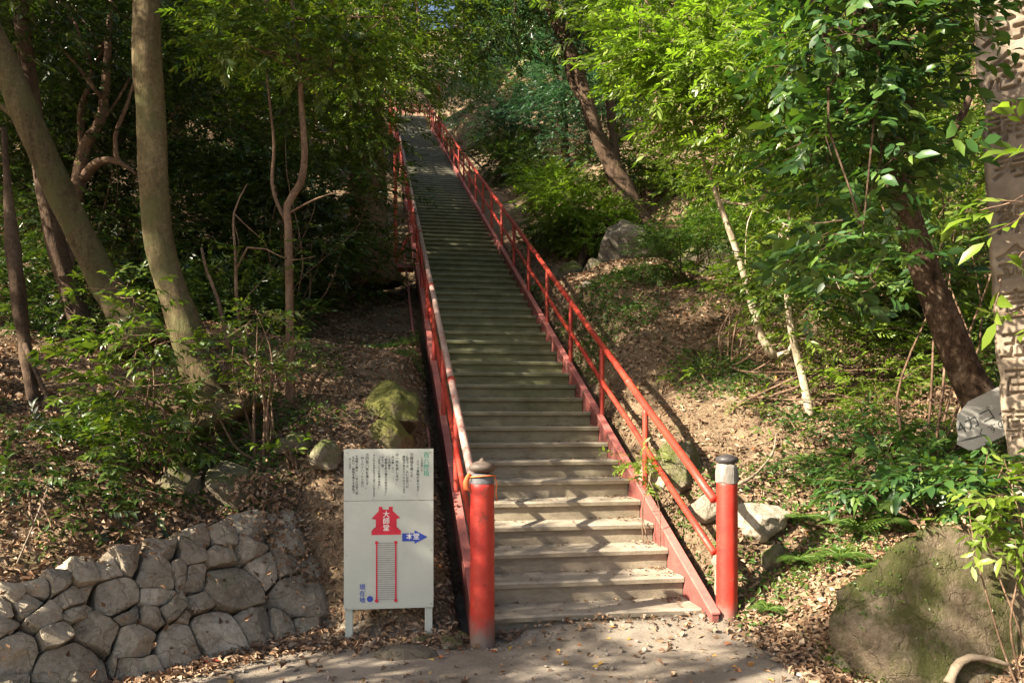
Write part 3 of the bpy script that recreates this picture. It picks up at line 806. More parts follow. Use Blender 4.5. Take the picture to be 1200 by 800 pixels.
board_part('blue_lettering', rotflat(mb, Y1), M['p_blue'], 0)
def disc(mb, px, py, r, y):
    x, z = pos(px, py); a_ = np.arange(20) / 20 * 2 * np.pi
    V = np.stack([x + r * np.cos(a_), 0 * a_ + y, z + r * np.sin(a_)], -1); V = np.vstack([V, [[x, y, z]]])
    mb.add(V, [[i, (i + 1) % 20, 20] for i in range(20)])
mb = MB(); disc(mb, 433.3, 700.5, 3.6 * ps, Y1); board_part('blue_dot', mb, M['p_blue'], 0)
def rect(mb, a, b, c, d, y):
    p, q_ = pos(a, b), pos(c, d); mb.add([[p[0], y, q_[1]], [q_[0], y, q_[1]], [q_[0], y, p[1]], [p[0], y, p[1]]], [[0, 1, 2, 3]])
mb = MB(); rect(mb, 441.5, 635, 463, 703, Y1); board_part('stair_diagram', mb, M['p_grey'], 0)
mb = MB()
for i in range(27): rect(mb, 442, 635.2 + i * 2.52, 462.5, 635.9 + i * 2.52, Y2)
board_part('stair_lines', mb, M['p_line'], 0)
mb = MB()
for px in (441.2, 463.5):
    rect(mb, px - .9, 635, px + .9, 702.5, -0.0098); disc(mb, px, 635, 2.0 * ps, -0.0105); disc(mb, px, 702.8, 2.1 * ps, -0.0105)
board_part('diagram_posts', mb, M['p_red'], 0)

# broken sign ---------------------------------------------------------------
bs0 = W(1143, 497, 6.15)
bsn = empty('broken_sign', bs0, 'broken grey board with black katakana leaning behind the stone pillar', 'sign')
bsn.rotation_euler = (math.radians(78), math.radians(-27), math.radians(-6))
ol = [(-.13, -.16), (.25, -.16), (.28, .17), (.05, .17), (-.07, .12), (-.12, .05), (-.15, -.02), (-.19, -.07)]
V = [[a, b, 0] for a, b in ol] + [[a, b, .008] for a, b in ol]; n = len(ol)
mb = MB().add(V, [list(range(n))[::-1]], [list(range(n, 2 * n))], [[i, (i + 1) % n, (i + 1) % n + n, i + n] for i in range(n)])
link('board', mb.mesh('board', False), M['p_grey'] if False else mat_simple('grey_board', [(0.32, 0.31, 0.28), (0.42, 0.41, 0.38)], 7, 0.7, 0.002), bsn)
mb = MB(); text_mb(mb, '4カゴノキ', 0.115, -0.13, 0.075, 0.0095, vertical=False); text_mb(mb, 'くすの木', 0.075, -0.03, -0.045, 0.0095, vertical=False)
mb.add([[-.19, -.055, .0095], [-.05, -.075, .0095], [.02, -.1, .0095], [-.06, -.09, .0095]], [[0, 3, 2, 1]])
link('lettering', mb.mesh('lettering', False), M['p_black'], bsn)

# stone pillar ---------------------------------------------------------------
def stone_pillar():
    Wd, Hh, Dp = 0.62, 5.6, 0.34
    base = np.array([3.71, 5.27, 0]); base[2] = gz(base[0], base[1]) - 0.35
    p = empty('stone_pillar', base, 'tall pale stone pillar carved with large characters at the right edge', 'pillar')
    def warp(V):
        V = V.copy(); zz = V[:, 2]; k = np.clip((np.abs(V[:, 0]) - Wd / 2 + .10) / .10, 0, 1) * np.sign(V[:, 0])
        n1 = fbm(np.stack([0 * zz + 3, 0 * zz, zz * 1.1], -1), 3); n2 = fbm(V * 9, 2)
        V[:, 0] += k * (0.030 * n1 + .006 * n2)
        chip = 1.3 * np.exp(-((zz + base[2] - 3.78) / 0.09) ** 2) + 0.6 * np.exp(-((zz + base[2] - 1.9) / 0.05) ** 2)
        V[:, 0] += np.where(V[:, 0] < 0, np.abs(k) * 0.035 * chip, 0)
        V[:, 1] += 0.005 * fbm(V * 3, 3) + .0016 * fbm(V * 26, 2)
        return V
    # body: back and sides
    nz_ = 120; zs = np.linspace(0, Hh, nz_)
    ring = [(-Wd / 2, -Dp / 2 + .02), (-Wd / 2, -Dp / 6), (-Wd / 2, Dp / 6), (-Wd / 2 + .01, Dp / 2 - .02), (-Wd / 2 + .03, Dp / 2), (0, Dp / 2 + .01), (Wd / 2 - .03, Dp / 2), (Wd / 2, Dp / 2 - .03), (Wd / 2, 0), (Wd / 2, -Dp / 2 + .02), (0, -Dp / 2 + .06)]
    V = np.array([[[x, y, z] for x, y in ring] for z in zs]); m = len(ring); V = warp(V.reshape(-1, 3))
    i = np.arange(nz_ - 1)[:, None] * m; j = np.arange(m)[None, :]; j2 = (j + 1) % m
    mb = MB().add(V, np.stack([i + j, i + m + j, i + m + j2, i + j2], -1).reshape(-1, 4), np.array([list(range(m))[::-1]]) + (nz_ - 1) * m)
    # carved front face: fine relief grid
    gx_ = np.linspace(-Wd / 2, Wd / 2, 126); gz_ = np.arange(0.2, Hh, 0.005)
    XX, ZZ = np.meshgrid(gx_, gz_); D_ = np.zeros(XX.shape); dx = gx_[1] - gx_[0]
    for ch, zc, sz, c0 in (('発', 4.28, .30, .19), ('念', 3.95, .28, .19), ('講', 3.61, .27, .175), ('奉', 3.28, .26, .17), ('納', 2.97, .25, .16), ('金', 2.67, .24, .15), ('壱', 2.38, .22, .14), ('五', 2.10, .21, .125), ('百', 1.85, .20, .12), ('萬', 1.56, .25, .125), ('圓', 1.22, .24, .125)):
        Vt, Ft, me = text_geo(ch, sz, False, offset=sz * 0.008, res=2); bpy.data.meshes.remove(me)
        tx = (Vt[:, 0] - Vt[:, 0].mean()) * 1.0 - Wd / 2 + c0; tz = Vt[:, 1] - (Vt[:, 1].min() + Vt[:, 1].max()) / 2 + zc - base[2]
        tx = tx + (tz - tz.mean()) * .06
        for f in Ft:
            for q_ in range(1, len(f) - 1):
                a = np.array([[tx[f[0]], tz[f[0]]], [tx[f[q_]], tz[f[q_]]], [tx[f[q_ + 1]], tz[f[q_ + 1]]]])
                i0, i1 = np.searchsorted(gx_, [a[:, 0].min(), a[:, 0].max()]); k0, k1 = np.searchsorted(gz_, [a[:, 1].min(), a[:, 1].max()])
                if i0 == i1 or k0 == k1: continue
                X_, Z_ = XX[k0:k1, i0:i1], ZZ[k0:k1, i0:i1]; w = []
                for e_ in range(3):
                    b, c = a[e_], a[(e_ + 1) % 3]; w.append((c[0] - b[0]) * (Z_ - b[1]) - (c[1] - b[1]) * (X_ - b[0]))
                w = np.array(w); D_[k0:k1, i0:i1][((w >= 0).all(0) | (w <= 0).all(0))] = 1
    D_ = np.maximum(D_, .0)
    D2 = (D_ * 2 + np.roll(D_, 1, 0) + np.roll(D_, -1, 0) + np.roll(D_, 1, 1) + np.roll(D_, -1, 1)) / 6
    ed = np.clip((np.abs(XX) - Wd / 2 + .03) / .03, 0, 1)
    V = np.stack([XX, -Dp / 2 + .034 * (1 - np.sqrt(1 - ed ** 2 * .98)) + 0 * ZZ, ZZ], -1).reshape(-1, 3); V = warp(V); V[:, 1] += .034 * D2.ravel()
    ny_, nx_ = XX.shape; ii, jj = np.meshgrid(np.arange(ny_ - 1), np.arange(nx_ - 1), indexing='ij'); q = (ii * nx_ + jj).ravel()
    mb.add(V, np.stack([q, q + 1, q + nx_ + 1, q + nx_], -1))
    link('shaft', mb.mesh('shaft', True), M['pillar'], p)
    p.rotation_euler = (0, math.radians(-3.5), math.radians(-33))
stone_pillar()

# ------------------------------------------------------------------ stone wall (each stone its own part)
def clip_poly(poly, n, d):
    out = []
    for i in range(len(poly)):
        a, b = poly[i], poly[(i + 1) % len(poly)]
        da, db = a @ n - d, b @ n - d
        if da <= 0: out.append(a)
        if da * db < 0: out.append(a + (b - a) * da / (da - db))
    return out
def wall():
    up = np.array([WN[0] * LEAN, WN[1] * LEAN, 1.0]); L = np.linalg.norm(up); up /= L
    e3 = np.array([WE[0], WE[1], 0]); nrm = np.cross(e3, up); nrm /= np.linalg.norm(nrm)
    if nrm[1] > 0: nrm = -nrm
    o3 = np.array([WB0[0], WB0[1], 0.0])
    w = empty('stone_wall', o3 + e3 * 1.1, 'low sloping wall of rough fitted grey stones below the leafy bank', 'wall')
    wb = np.array(w.location)
    zc = [(195, 450), (95, 520), (155, 575), (250, 500), (320, 485), (375, 425), (460, 385), (535, 415), (400, 495), (540, 500), (280, 570), (330, 630), (200, 670), (75, 690), (10, 620), (-40, 700), (5, 530), (450, 570), (475, 665), (590, 560), (640, 600), (655, 345), (622, 412), (680, 440), (765, 285), (770, 360), (870, 330), (880, 275), (810, 470), (705, 530), (985, 235), (1015, 310), (1065, 235), (1120, 210), (1145, 285), (1100, 375), (985, 390), (920, 400), (1030, 495), (1000, 610), (640, 690), (760, 640), (860, 600), (255, 770), (480, 775), (70, 775), (690, 290), (520, 580), (-60, 560), (-70, 640), (390, 760), (300, 440), (1040, 610),
          (130, 460), (40, 480), (590, 340)]
    cs = []
    for a, b in zc:
        px, py = a / 2.9625, 530 + b / 2.9625
        d = np.array([(px - 600) / FPX, 1.0, -(py - HOR) / FPX]); c = np.array([0, 0, EYE])
        tt = ((o3 - c) @ nrm) / (d @ nrm); P = c + d * tt
        cs.append(((P - o3) @ e3, (P - o3) @ up))
    cs = np.array(cs)
    wt = np.zeros(len(cs))
    for q_, v_ in {(255, 770): .05, (640, 690): .035, (760, 640): .04, (810, 470): .03, (860, 600): .02, (200, 670): .012, (330, 630): .015, (475, 665): .015, (75, 690): .015, (1030, 495): .02, (535, 415): .01, (400, 495): .012, (480, 775): .02}.items(): wt[zc.index(q_)] = v_
    tops = []
    for px, py in ((-80, 720), (0, 688), (60, 668), (130, 645), (200, 622), (260, 608), (330, 592), (365, 566), (400, 560), (430, 640)):
        d = np.array([(px - 600) / FPX, 1.0, -(py - HOR) / FPX]); c = np.array([0, 0, EYE]); P = c + d * ((o3 - c) @ nrm) / (d @ nrm)
        tops.append(((P - o3) @ e3, (P - o3) @ up))
    tops = np.array(tops); top = lambda x: np.interp(x, tops[:, 0], tops[:, 1])
    ns = 0
    for i, c in enumerate(cs):
        lim = (0.33 if c[0] < 2.3 else 0.22) + wt[i] * 2
        poly = [c + lim * np.array([math.cos(a), math.sin(a)]) for a in np.arange(16) / 16 * 2 * np.pi]
        for j, d in enumerate(cs):
            if i == j: continue
            n = d - c; l = np.linalg.norm(n)
            if l > 0.9 or l < 1e-6: continue
            n /= l
            poly = clip_poly(poly, n, (c + d) / 2 @ n + (wt[i] - wt[j]) / (2 * l) - 0.003)
            if len(poly) < 3: break
        if len(poly) >= 3:
            poly = clip_poly(poly, np.array([0, -1.0]), 0.08)
        if len(poly) >= 3 and c[1] > 0.5:
            tz = top(c[0]) + 0.05 * math.sin(i * 7.3)
            poly = clip_poly(poly, np.array([0, 1.0]), max(tz, c[1] + 0.05))
        if len(poly) < 3: continue
        poly = np.array(poly)
        # resample outline with rounded corners
        per = np.vstack([poly, poly[:1]]); seg = np.linalg.norm(np.diff(per, axis=0), axis=1); cum = np.concatenate([[0], np.cumsum(seg)])
        m = 40; tt = np.arange(m) / m * cum[-1]
        R = np.stack([np.interp(tt, cum, per[:, 0]), np.interp(tt, cum, per[:, 1])], -1)
        R = 0.12 * np.roll(R, 1, 0) + 0.76 * R + 0.12 * np.roll(R, -1, 0)
        R = R + 0.011 * np.stack([fbm(np.c_[R * 9, np.full(m, i * 3.3)], 2), fbm(np.c_[R * 9 + 40, np.full(m, i * 3.3)], 2)], -1)
        ctr = R.mean(0); size = math.sqrt(abs(0.5 * np.sum(R[:, 0] * np.roll(R[:, 1], -1) - R[:, 1] * np.roll(R[:, 0], -1))))
        r_ = np.random.default_rng(i + 50)
        tilt = r_.normal(0, 0.15, 2); proud = r_.uniform(0.0, 0.035)
        rings = [(1.0, -0.20), (1.0, -0.01), (0.99, 0.012), (0.965, 0.022), (0.87, 0.027), (0.66, 0.028), (0.45, 0.029), (0.22, 0.03)]
        V = []
        for f, h in rings:
            Q = ctr + (R - ctr) * f
            hh = h + (proud if h > -0.1 else 0) + ((Q - ctr) @ tilt if h > -0.1 else 0)
            V.append(o3 + Q[:, :1] * e3 + Q[:, 1:] * up + np.reshape(hh, (-1, 1)) * nrm if np.ndim(hh) else o3 + Q[:, :1] * e3 + Q[:, 1:] * up + hh * nrm)
        V.append((o3 + ctr[0] * e3 + ctr[1] * up + (0.030 + proud) * nrm)[None])
        V = np.vstack(V)
        dsp = fbm(V * 6 + i * 5.1, 3)
        ridge = np.abs(fbm(V * 3.2 + i * 2.1, 2))
        k = np.ones(len(V)); k[:m] = 0
        V = V + nrm * ((0.017 * dsp - 0.034 * ridge) * k)[:, None] + 0.012 * np.stack([fbm(V * 8 + 3, 2), fbm(V * 8 + 9, 2), fbm(V * 8 + 15, 2)], -1)
        # facets
        q3 = V - V[-1]
        for _ in range(3):
            nn = nrm + r_.normal(0, 0.28, 3); nn /= np.linalg.norm(nn)
            V -= nn * (np.maximum(0, q3 @ nn - size * 0.03) * 0.9)[:, None]; q3 = V - V[-1]
        F = []
        for a in range(len(rings) - 1):
            for b in range(m): F.append([a * m + b, a * m + (b + 1) % m, (a + 1) * m + (b + 1) % m, (a + 1) * m + b])
        l = (len(rings) - 1) * m
        T = [[l + b, l + (b + 1) % m, len(V) - 1] for b in range(m)]
        F = np.array(F); T = np.array(T)
        me = MB().add(V - wb, F, T).mesh('stone', False)
        import bmesh
        bmm = bmesh.new(); bmm.from_mesh(me); bmesh.ops.recalc_face_normals(bmm, faces=bmm.faces); bmm.to_mesh(me); bmm.free()
        link('stone', me, M['stone'], w); ns += 1
    print('stones', ns)
    return o3, e3, up, nrm
o3, e3, up3, nrm3 = wall()

# ------------------------------------------------------------------ rocks
def rock(px, py, D, size, label, mat, seed, sink=0.3, rz=None, sub=3, name='rock', zoff=0.0, cat='rock', group=None):
    p = W(px, py, D); size = tuple(KS * q_ for q_ in size)
    if zoff is not None:
        p[2] = gz(p[0], p[1]) + size[2] * (1 - 2 * sink) + zoff
    V, F = rock_geo(size, seed, sub)
    V = V @ rotz(rz if rz is not None else seed * 1.3).T
    o = link(name, MB().add(V, F).mesh(name), M[mat], loc=p)
    return tag(o, label, cat, group)
rock(478, 768, 5.62, (0.25, 0.13, 0.075), 'flat dark grey rock on the path left of the bottom step', 'dark_rock', 3, 0.3, rz=0.1)
rock(528, 757, 5.85, (0.13, 0.10, 0.09), 'greenish lump of rock touching the foot of the left bollard', 'moss_rock', 5, 0.45, rz=0.3)
rock(495, 752, 5.95, (0.10, 0.08, 0.07), 'small green stone beside the flat dark rock', 'moss_rock', 8, 0.45)
rock(540, 742, 6.0, (.07, .06, .06), 'small pale green stone behind the left bollard', 'moss_rock', 9, 0.4)
rock(450, 470, 8.5, (0.42, 0.9, 0.42), 'broad flat mossy boulder lying in leaf litter left of the railing', 'moss_boulder', 11, 0.62, rz=0.35, sub=4)
rock(462, 512, 7.7, (0.24, 0.4, 0.3), 'smaller moss covered boulder just above the notice board', 'moss_boulder', 12, 0.6, rz=0.1)
rock(270, 590, 6.75, (0.30, 0.26, 0.27), 'large mossy boulder on top of the stone wall', 'boulder', 14, 0.35)
rock(212, 600, 6.6, (0.22, 0.22, 0.2), 'brown boulder half hidden by leaves left of the mossy boulder', 'boulder', 15, 0.35)
rock(378, 570, 7.0, (0.20, 0.18, 0.16), 'round mossy boulder above the right end of the stone wall', 'boulder', 17, 0.3)
rock(345, 552, 7.2, (0.17, 0.2, 0.16), 'low green boulder among leaves behind the round mossy one', 'boulder', 18, 0.35)
rock(320, 585, 6.8, (0.1, 0.1, 0.09), 'small boulder between the two mossy boulders above the wall', 'boulder', 19, 0.35)
rock(797, 545, 7.75, (0.25, 0.30, 0.36), 'tall mossy boulder behind the lower end of the right railing', 'boulder', 21, 0.25, sub=4)
rock(765, 520, 8.2, (0.16, 0.2, 0.2), 'small lit boulder wedged against the right stringer', 'pale_rock', 22, 0.3)
rock(882, 610, 7.1, (0.32, 0.28, 0.22), 'bright pale rock sunlit behind the right bollard', 'pale_rock', 24, 0.5, sub=4)
rock(828, 600, 7.2, (0.2, 0.2, 0.16), 'pale rock under the rails left of the right bollard', 'pale_rock', 25, 0.35)
rock(905, 650, 6.75, (0.14, 0.16, 0.14), 'grey rock just right of the bright pale rock', 'boulder', 26, 0.35)
rock(845, 655, 6.75, (.12, .1, .08), 'small pale stone at the foot of the right bollard', 'pale_rock', 27, 0.35)
mound = rock(1165, 735, 5.62, (1.22, 0.72, 1.05), 'broad moss streaked rock face of the bank at the lower right corner', 'moss_rock', 37, 0.70, rz=0.25, sub=5, zoff=0.02)
def on_rock(o, nm, mat, n, size, seed, label, lift=.006, zmin=.35):
    # leaves and sprigs lying on the upward faces of a rock
    r = np.random.default_rng(seed); me = o.data; nv = len(me.vertices); V = np.empty(nv * 3); me.vertices.foreach_get('co', V); V = V.reshape(-1, 3)
    Nn = np.empty(nv * 3); me.vertices.foreach_get('normal', Nn); Nn = Nn.reshape(-1, 3); c = np.array(o.location)
    ok = np.where((Nn[:, 2] > zmin) & (fbm(V * 2.3 + seed, 2) > -.25))[0]; sel = ok[r.integers(0, len(ok), n)]
    LV, LF = (np.array([[0, 0, 0], [.45, -.22, .08], [1, 0, 0], [.45, .22, .08]]), np.array([[0, 1, 2], [0, 2, 3]]))
    VV = []; FF = []; m = 0
    for k in sel:
        z = Nn[k] + r.normal(0, .35, 3); x = r.normal(size=3); y = np.cross(z, x); y /= np.linalg.norm(y); x = np.cross(y, z); x /= np.linalg.norm(x); z = z / np.linalg.norm(z)
        VV.append((LV * size * r.uniform(.5, 1.3)) @ np.stack([x, y, z]) + V[k] + c + r.normal(0, .012, 3) * [1, 1, 0] + Nn[k] * lift * r.uniform(.5, 2)); FF.append(LF + m); m += 4
    tag(link(nm, MB().add(np.vstack(VV), np.vstack(FF)).mesh(nm, False), M[mat]), label, 'plants' if 'sprig' in nm else 'leaf litter', kind='stuff')
on_rock(mound, 'rock_leaves', 'litter', 900, .055, 5, 'dry brown leaves lying on the broad moss streaked rock', zmin=.7)
on_rock(mound, 'rock_sprigs', 'leaf_mid', 2600, .022, 6, 'tiny green plants growing on the broad moss streaked rock', zmin=.3)
rock(1000, 772, 5.35, (.14, .12, .12), 'bare grey stone at the foot of the moss streaked rock', 'boulder', 34, 0.4)
rock(745, 292, 14.2, (0.75, 0.7, 0.6), 'dark overhanging rock below the tree roots on the right slope', 'dark_rock', 36, 0.3, sub=4)
rock(672, 290, 14.8, (0.5, 0.35, 0.3), 'long brown rock left of the dark overhanging one', 'boulder', 37, 0.3)
rock(700, 297, 14.0, (0.4, 0.3, 0.22), 'flat brown rock in front of the roots', 'boulder', 38, 0.3)
rock(820, 310, 13.2, (0.75, 0.5, 0.5), 'brown mossy rock outcrop right of the fern on the slope', 'boulder', 39, 0.35, sub=4)
rock(690, 330, 12.4, (.12, .1, .09), 'small pale stone near the upper right railing', 'pale_rock', 40, 0.3)
rock(60, 800, 4.75, (.3, .2, .16), 'low brown stone at the foot of the wall in the lower left corner', 'boulder', 41, 0.5)

# ------------------------------------------------------------------ leaves and trees
def leaf_tpl(lod, width=0.36, fold=0.12):
    """unit leaf along +x, normal +z"""
    w = width / 2
    if lod == 0:
        V = np.array([[0, 0, 0], [0.45, -w, fold * w * 2], [1, 0, -0.04], [0.45, w, fold * w * 2]])
        return V, np.array([[0, 1, 2], [0, 2, 3]])
    V = np.array([[0, 0, 0], [0.3, -w * .9, fold * w * 1.6], [0.65, -w * .85, fold * w * 1.2], [1, 0, -0.10], [0.65, w * .85, fold * w * 1.2], [0.3, w * .9, fold * w * 1.6], [0.32, 0, 0.01], [0.66, 0, -0.02]])
    return V, np.array([[0, 1, 6], [6, 1, 2], [6, 2, 7], [7, 2, 3], [0, 6, 5], [6, 4, 5], [6, 7, 4], [7, 3, 4]])

def frames(X, Z):
    X = X / (np.linalg.norm(X, axis=-1, keepdims=True) + 1e-9)
    Y = np.cross(Z, X); Y /= (np.linalg.norm(Y, axis=-1, keepdims=True) + 1e-9)
    Zn = np.cross(X, Y)
    return np.stack([X, Y, Zn], -1)      # columns

def spray_tpl(r, lod, n=10, L=1.0, leaf=0.34, width=0.36, whorl=False, droop=0.25):
    LV, LF = leaf_tpl(lod, width)
    VV = []; FF = []; m = 0
    for i in range(n):
        f = (i + 0.8) / n
        if whorl: f = 0.45 + 0.55 * (i // 5 + 1) / math.ceil(n / 5)
        p = np.array([f * L, 0, -droop * f * f * L * .5]); side = 1 if i % 2 else -1
        a = (side * r.uniform(0.6, 1.15) * (1 - 0.45 * f)) if not whorl else (i * 2.4 + r.uniform(-.3, .3)) * (0.55)
        if whorl: a = ((i % 5) - 2) * 0.62 + r.uniform(-.25, .25)
        x = np.array([math.cos(a), math.sin(a), r.uniform(-0.45, 0.2)])
        z = np.array([r.normal(0, .45), r.normal(0, .45), 1.0])
        Fm = frames(x[None], z[None])[0]
        s = leaf * L * r.uniform(0.5, 1.25) * np.array([1, r.uniform(.75, 1.2), r.uniform(-.5, 2.4)])
        VV.append((LV * s) @ Fm.T + p); FF.append(LF + m); m += len(LV)
    return np.vstack(VV), np.vstack(FF)

def sprays(r, P, DIR, UP, size, lod, n=10, leaf=0.34, width=0.36, whorl=False, droop=0.25):
    """many sprays at points P; returns V,F"""
    out_v = []; out_f = []; m = 0
    K = 6; idx = r.integers(0, K, len(P))
    FR = frames(DIR, UP)
    for k in range(K):
        sel = np.where(idx == k)[0]
        if not len(sel): continue
        TV, TF = spray_tpl(r, lod, n, 1.0, leaf, width, whorl, droop)
        s = size * r.uniform(0.7, 1.25, len(sel))
        V = np.einsum('nij,vj->nvi', FR[sel], TV) * s[:, None, None] + P[sel][:, None, :]
        F = TF[None] + (np.arange(len(sel)) * len(TV))[:, None, None] + m
        out_v.append(V.reshape(-1, 3)); out_f.append(F.reshape(-1, 3)); m += len(sel) * len(TV)
    return np.vstack(out_v), np.vstack(out_f)

def blob_points(r, blobs, n_total, clumps=9, spread=0.33):
    """blobs: (centre, (rx,ry,rz)); clumped points and outward directions"""
    vol = np.array([b[1][0] * b[1][1] * b[1][2] for b in blobs]) ** 0.75; cnt = np.maximum(1, (n_total * vol / vol.sum()).astype(int))
    P = []; Dn = []; tips = []
    for (c, rr), n in zip(blobs, cnt):
        c = np.array(c, float); rr = np.array(rr, float)
        d = r.normal(size=(clumps, 3)); d /= np.linalg.norm(d, axis=1)[:, None]
        cc = c + d * rr * r.uniform(0.35, 0.95, (clumps, 1)); tips.append(cc)
        k = r.integers(0, clumps, n)
        off = r.normal(size=(n, 3)) * spread * rr * np.array([1, 1, 0.6])
        p = cc[k] + off
        P.append(p); o = (p - c) / rr + 0.6 * off / (rr * spread + 1e-6) * .3; Dn.append(o)
    P = np.vstack(P); Dn = np.vstack(Dn); Dn += r.normal(0, 0.45, Dn.shape); Dn[:, 2] = Dn[:, 2] * 0.45 - 0.05
    return P, Dn, np.vstack(tips)

def crown_geo(r, blobs, n, size, lod=0, leafn=10, leaf=0.34, width=0.36, whorl=False, clumps=9, twigs=False, upj=0.35, spread=0.33, droop=.25):
    P, Dn, tips = blob_points(r, blobs, n, clumps, spread)
    UP = np.array([0, 0, 1.0]) + r.normal(0, upj, P.shape)
    V, F = sprays(r, P, Dn, UP, size, lod, leafn, leaf, width, whorl, droop)
    return V, F, P, Dn, tips

def limb(r, a, b, ra, rb, bend=0.15):
    a = np.array(a, float); b = np.array(b, float); L = np.linalg.norm(b - a)
    m1 = a + (b - a) * 0.35 + r.normal(0, bend * L * .5, 3); m2 = a + (b - a) * 0.7 + r.normal(0, bend * L * .5, 3) + np.array([0, 0, .05 * L])
    pp, rr = resample([a, m1, m2, b], [ra, ra * .7 + rb * .3, ra * .35 + rb * .65, rb], max(0.06, L / 12))
    return tube(pp, rr, 6, seed=int(r.integers(99)), rough=0.12)

def tree(name, label, cat, trunk_pts, trunk_r, bark, blobs, n, size, leafmat, seed, group=None, lod=0, leafn=10, leaf=0.34, width=0.36, whorl=False, clumps=9,
         nlimbs=6, limb_r=0.03, seg=14, rough=0.10, step=0.12, extra=None, twig_n=0, spread=.33, start=0.45, droop=.25, crown_name='crown'):
    r = np.random.default_rng(seed)
    T = np.array(trunk_pts, float); base = T[0].copy(); trunk_r = [a * KS for a in trunk_r]; size = size * KS; blobs = [(c_, tuple(KS * q_ for q_ in r_)) for c_, r_ in (blobs or [])]
    o = empty(name, base, label, cat, group)
    pp, rr = resample(T, trunk_r, step)
    link('trunk', MB().add(*tube(pp - base, rr, seg, seed=seed, rough=rough, nf=2.5)).mesh('trunk'), M[bark], o)
    for (pts, ra) in (extra or []):
        p2, r2 = resample(pts, ra, step)
        link('branch', MB().add(*tube(p2 - base, r2, 8, seed=seed + 3, rough=0.12, nf=5)).mesh('branch'), M[bark], o)
    if blobs:
        V, F, P, Dn, tips = crown_geo(r, blobs, n, size, lod, leafn, leaf, width, whorl, clumps, spread=spread, droop=droop)
        link(crown_name, build_mesh(crown_name, V - base, F), M[leafmat], o)
        if nlimbs:
            sel = r.permutation(len(tips))[:nlimbs]
            for i in sel:
                f = r.uniform(start, 1.0); a = pp[int(f * (len(pp) - 1))]
                link('branch', MB().add(*limb(r, a - base, tips[i] - base, limb_r * r.uniform(.7, 1.2), limb_r * .2)).mesh('branch'), M[bark], o)
        if twig_n:
            mb = MB(); sel = r.permutation(len(P))[:twig_n]
            for i in sel:
                k = np.argmin(((tips - P[i]) ** 2).sum(1))
                d = Dn[i] / np.linalg.norm(Dn[i])
                mb.add(*tube([tips[k] - base, (tips[k] + P[i]) / 2 - base + r.normal(0, .01, 3), P[i] - base, P[i] + d * size * .8 - base], [.005, .004, .003, .0015], 4, cap=False)[:2])
            tag(link('twigs', mb.mesh('twigs'), M[bark], o), kind='stuff')
    return o

# --- named trees, left side
def seg_pts(lst): return [W(*a) for a in lst]
LG = 'pale trunks on the left slope'
tree('tree', 'tall smooth olive trunk with sun flecks, the thickest tree left of the stairs', 'tree',
     seg_pts([(262, 500, 7.5), (246, 470, 7.5), (228, 415, 7.5), (206, 350, 7.5), (188, 290, 7.5), (180, 220, 7.45), (177, 130, 7.4), (172, 60, 7.3), (172, -40, 7.3), (175, -260, 7.3), (190, -460, 7.4)]),
     [.46, .225, .17, .145, .14, .138, .135, .13, .12, .10, .07], 'bark_big',
     [((-4.2, 6.4, 7.2), (1.8, 2.0, 1.3)), ((-2.8, 7.6, 8.4), (1.6, 1.8, 1.1))], 1100, .34, 'leaf_dark', 21, LG, seg=24, rough=.10, start=.8, limb_r=.05)
tree('tree', 'leaning olive trunk entering at the upper left edge, behind the bright bush', 'tree',
     seg_pts([(165, 410, 8.7), (150, 375, 8.7), (120, 325, 8.7), (92, 270, 8.6), (62, 205, 8.5), (32, 140, 8.4), (5, 75, 8.3), (-30, 0, 8.2), (-90, -120, 8.2), (-110, -300, 8.3)]),
     [.42, .21, .165, .155, .15, .145, .14, .13, .11, .07], 'bark_big',
     [((-6.2, 7.5, 6.6), (1.8, 1.8, 1.4))], 900, .34, 'leaf_dark', 22, LG, seg=22, rough=.10, start=.8, limb_r=.05,
     extra=[(seg_pts([(60, 200, 8.5), (45, 160, 8.6), (10, 130, 8.8), (-30, 110, 9)]), [.07, .05, .04, .03])])
tree('tree', 'shadowed slanting trunk at far left with a twin stem, behind the leaning one', 'tree',
     seg_pts([(104, 400, 10.2), (92, 370, 10.2), (75, 320, 10.2), (58, 250, 10.1), (48, 190, 10), (35, 100, 10), (20, -20, 10), (0, -200, 10)]),
     [.19, .15, .13, .12, .11, .10, .09, .06], 'bark_dark',
     [((-6.4, 10.4, 7.0), (1.8, 1.8, 1.4))], 800, .34, 'leaf_dark', 23, LG, seg=14, start=.8, limb_r=.05)
tree('tree', 'crooked brown tree with twisted forking limbs in the dark left wood', 'tree',
     seg_pts([(75, 330, 11), (82, 260, 11), (92, 215, 11), (100, 170, 11), (118, 140, 11), (125, 80, 11), (130, 0, 11)]),
     [.13, .11, .10, .085, .07, .055, .03], 'bark_brown',
     [(W(120, 30, 11), (1.4, 1.4, 1.0)), (W(60, 90, 11), (1.1, 1.1, .7))], 900, .30, 'leaf_dark', 24, None, seg=10, limb_r=.03,
     extra=[(seg_pts([(92, 215, 11), (115, 190, 10.9), (140, 190, 10.8), (160, 205, 10.8)]), [.07, .055, .04, .02]),
            (seg_pts([(98, 180, 11), (95, 130, 11.1), (108, 80, 11.1), (85, 20, 11)]), [.06, .045, .03, .02]),
            (seg_pts([(138, 190, 10.8), (135, 160, 10.8), (150, 120, 10.8), (158, 90, 10.8)]), [.04, .03, .02, .012])])
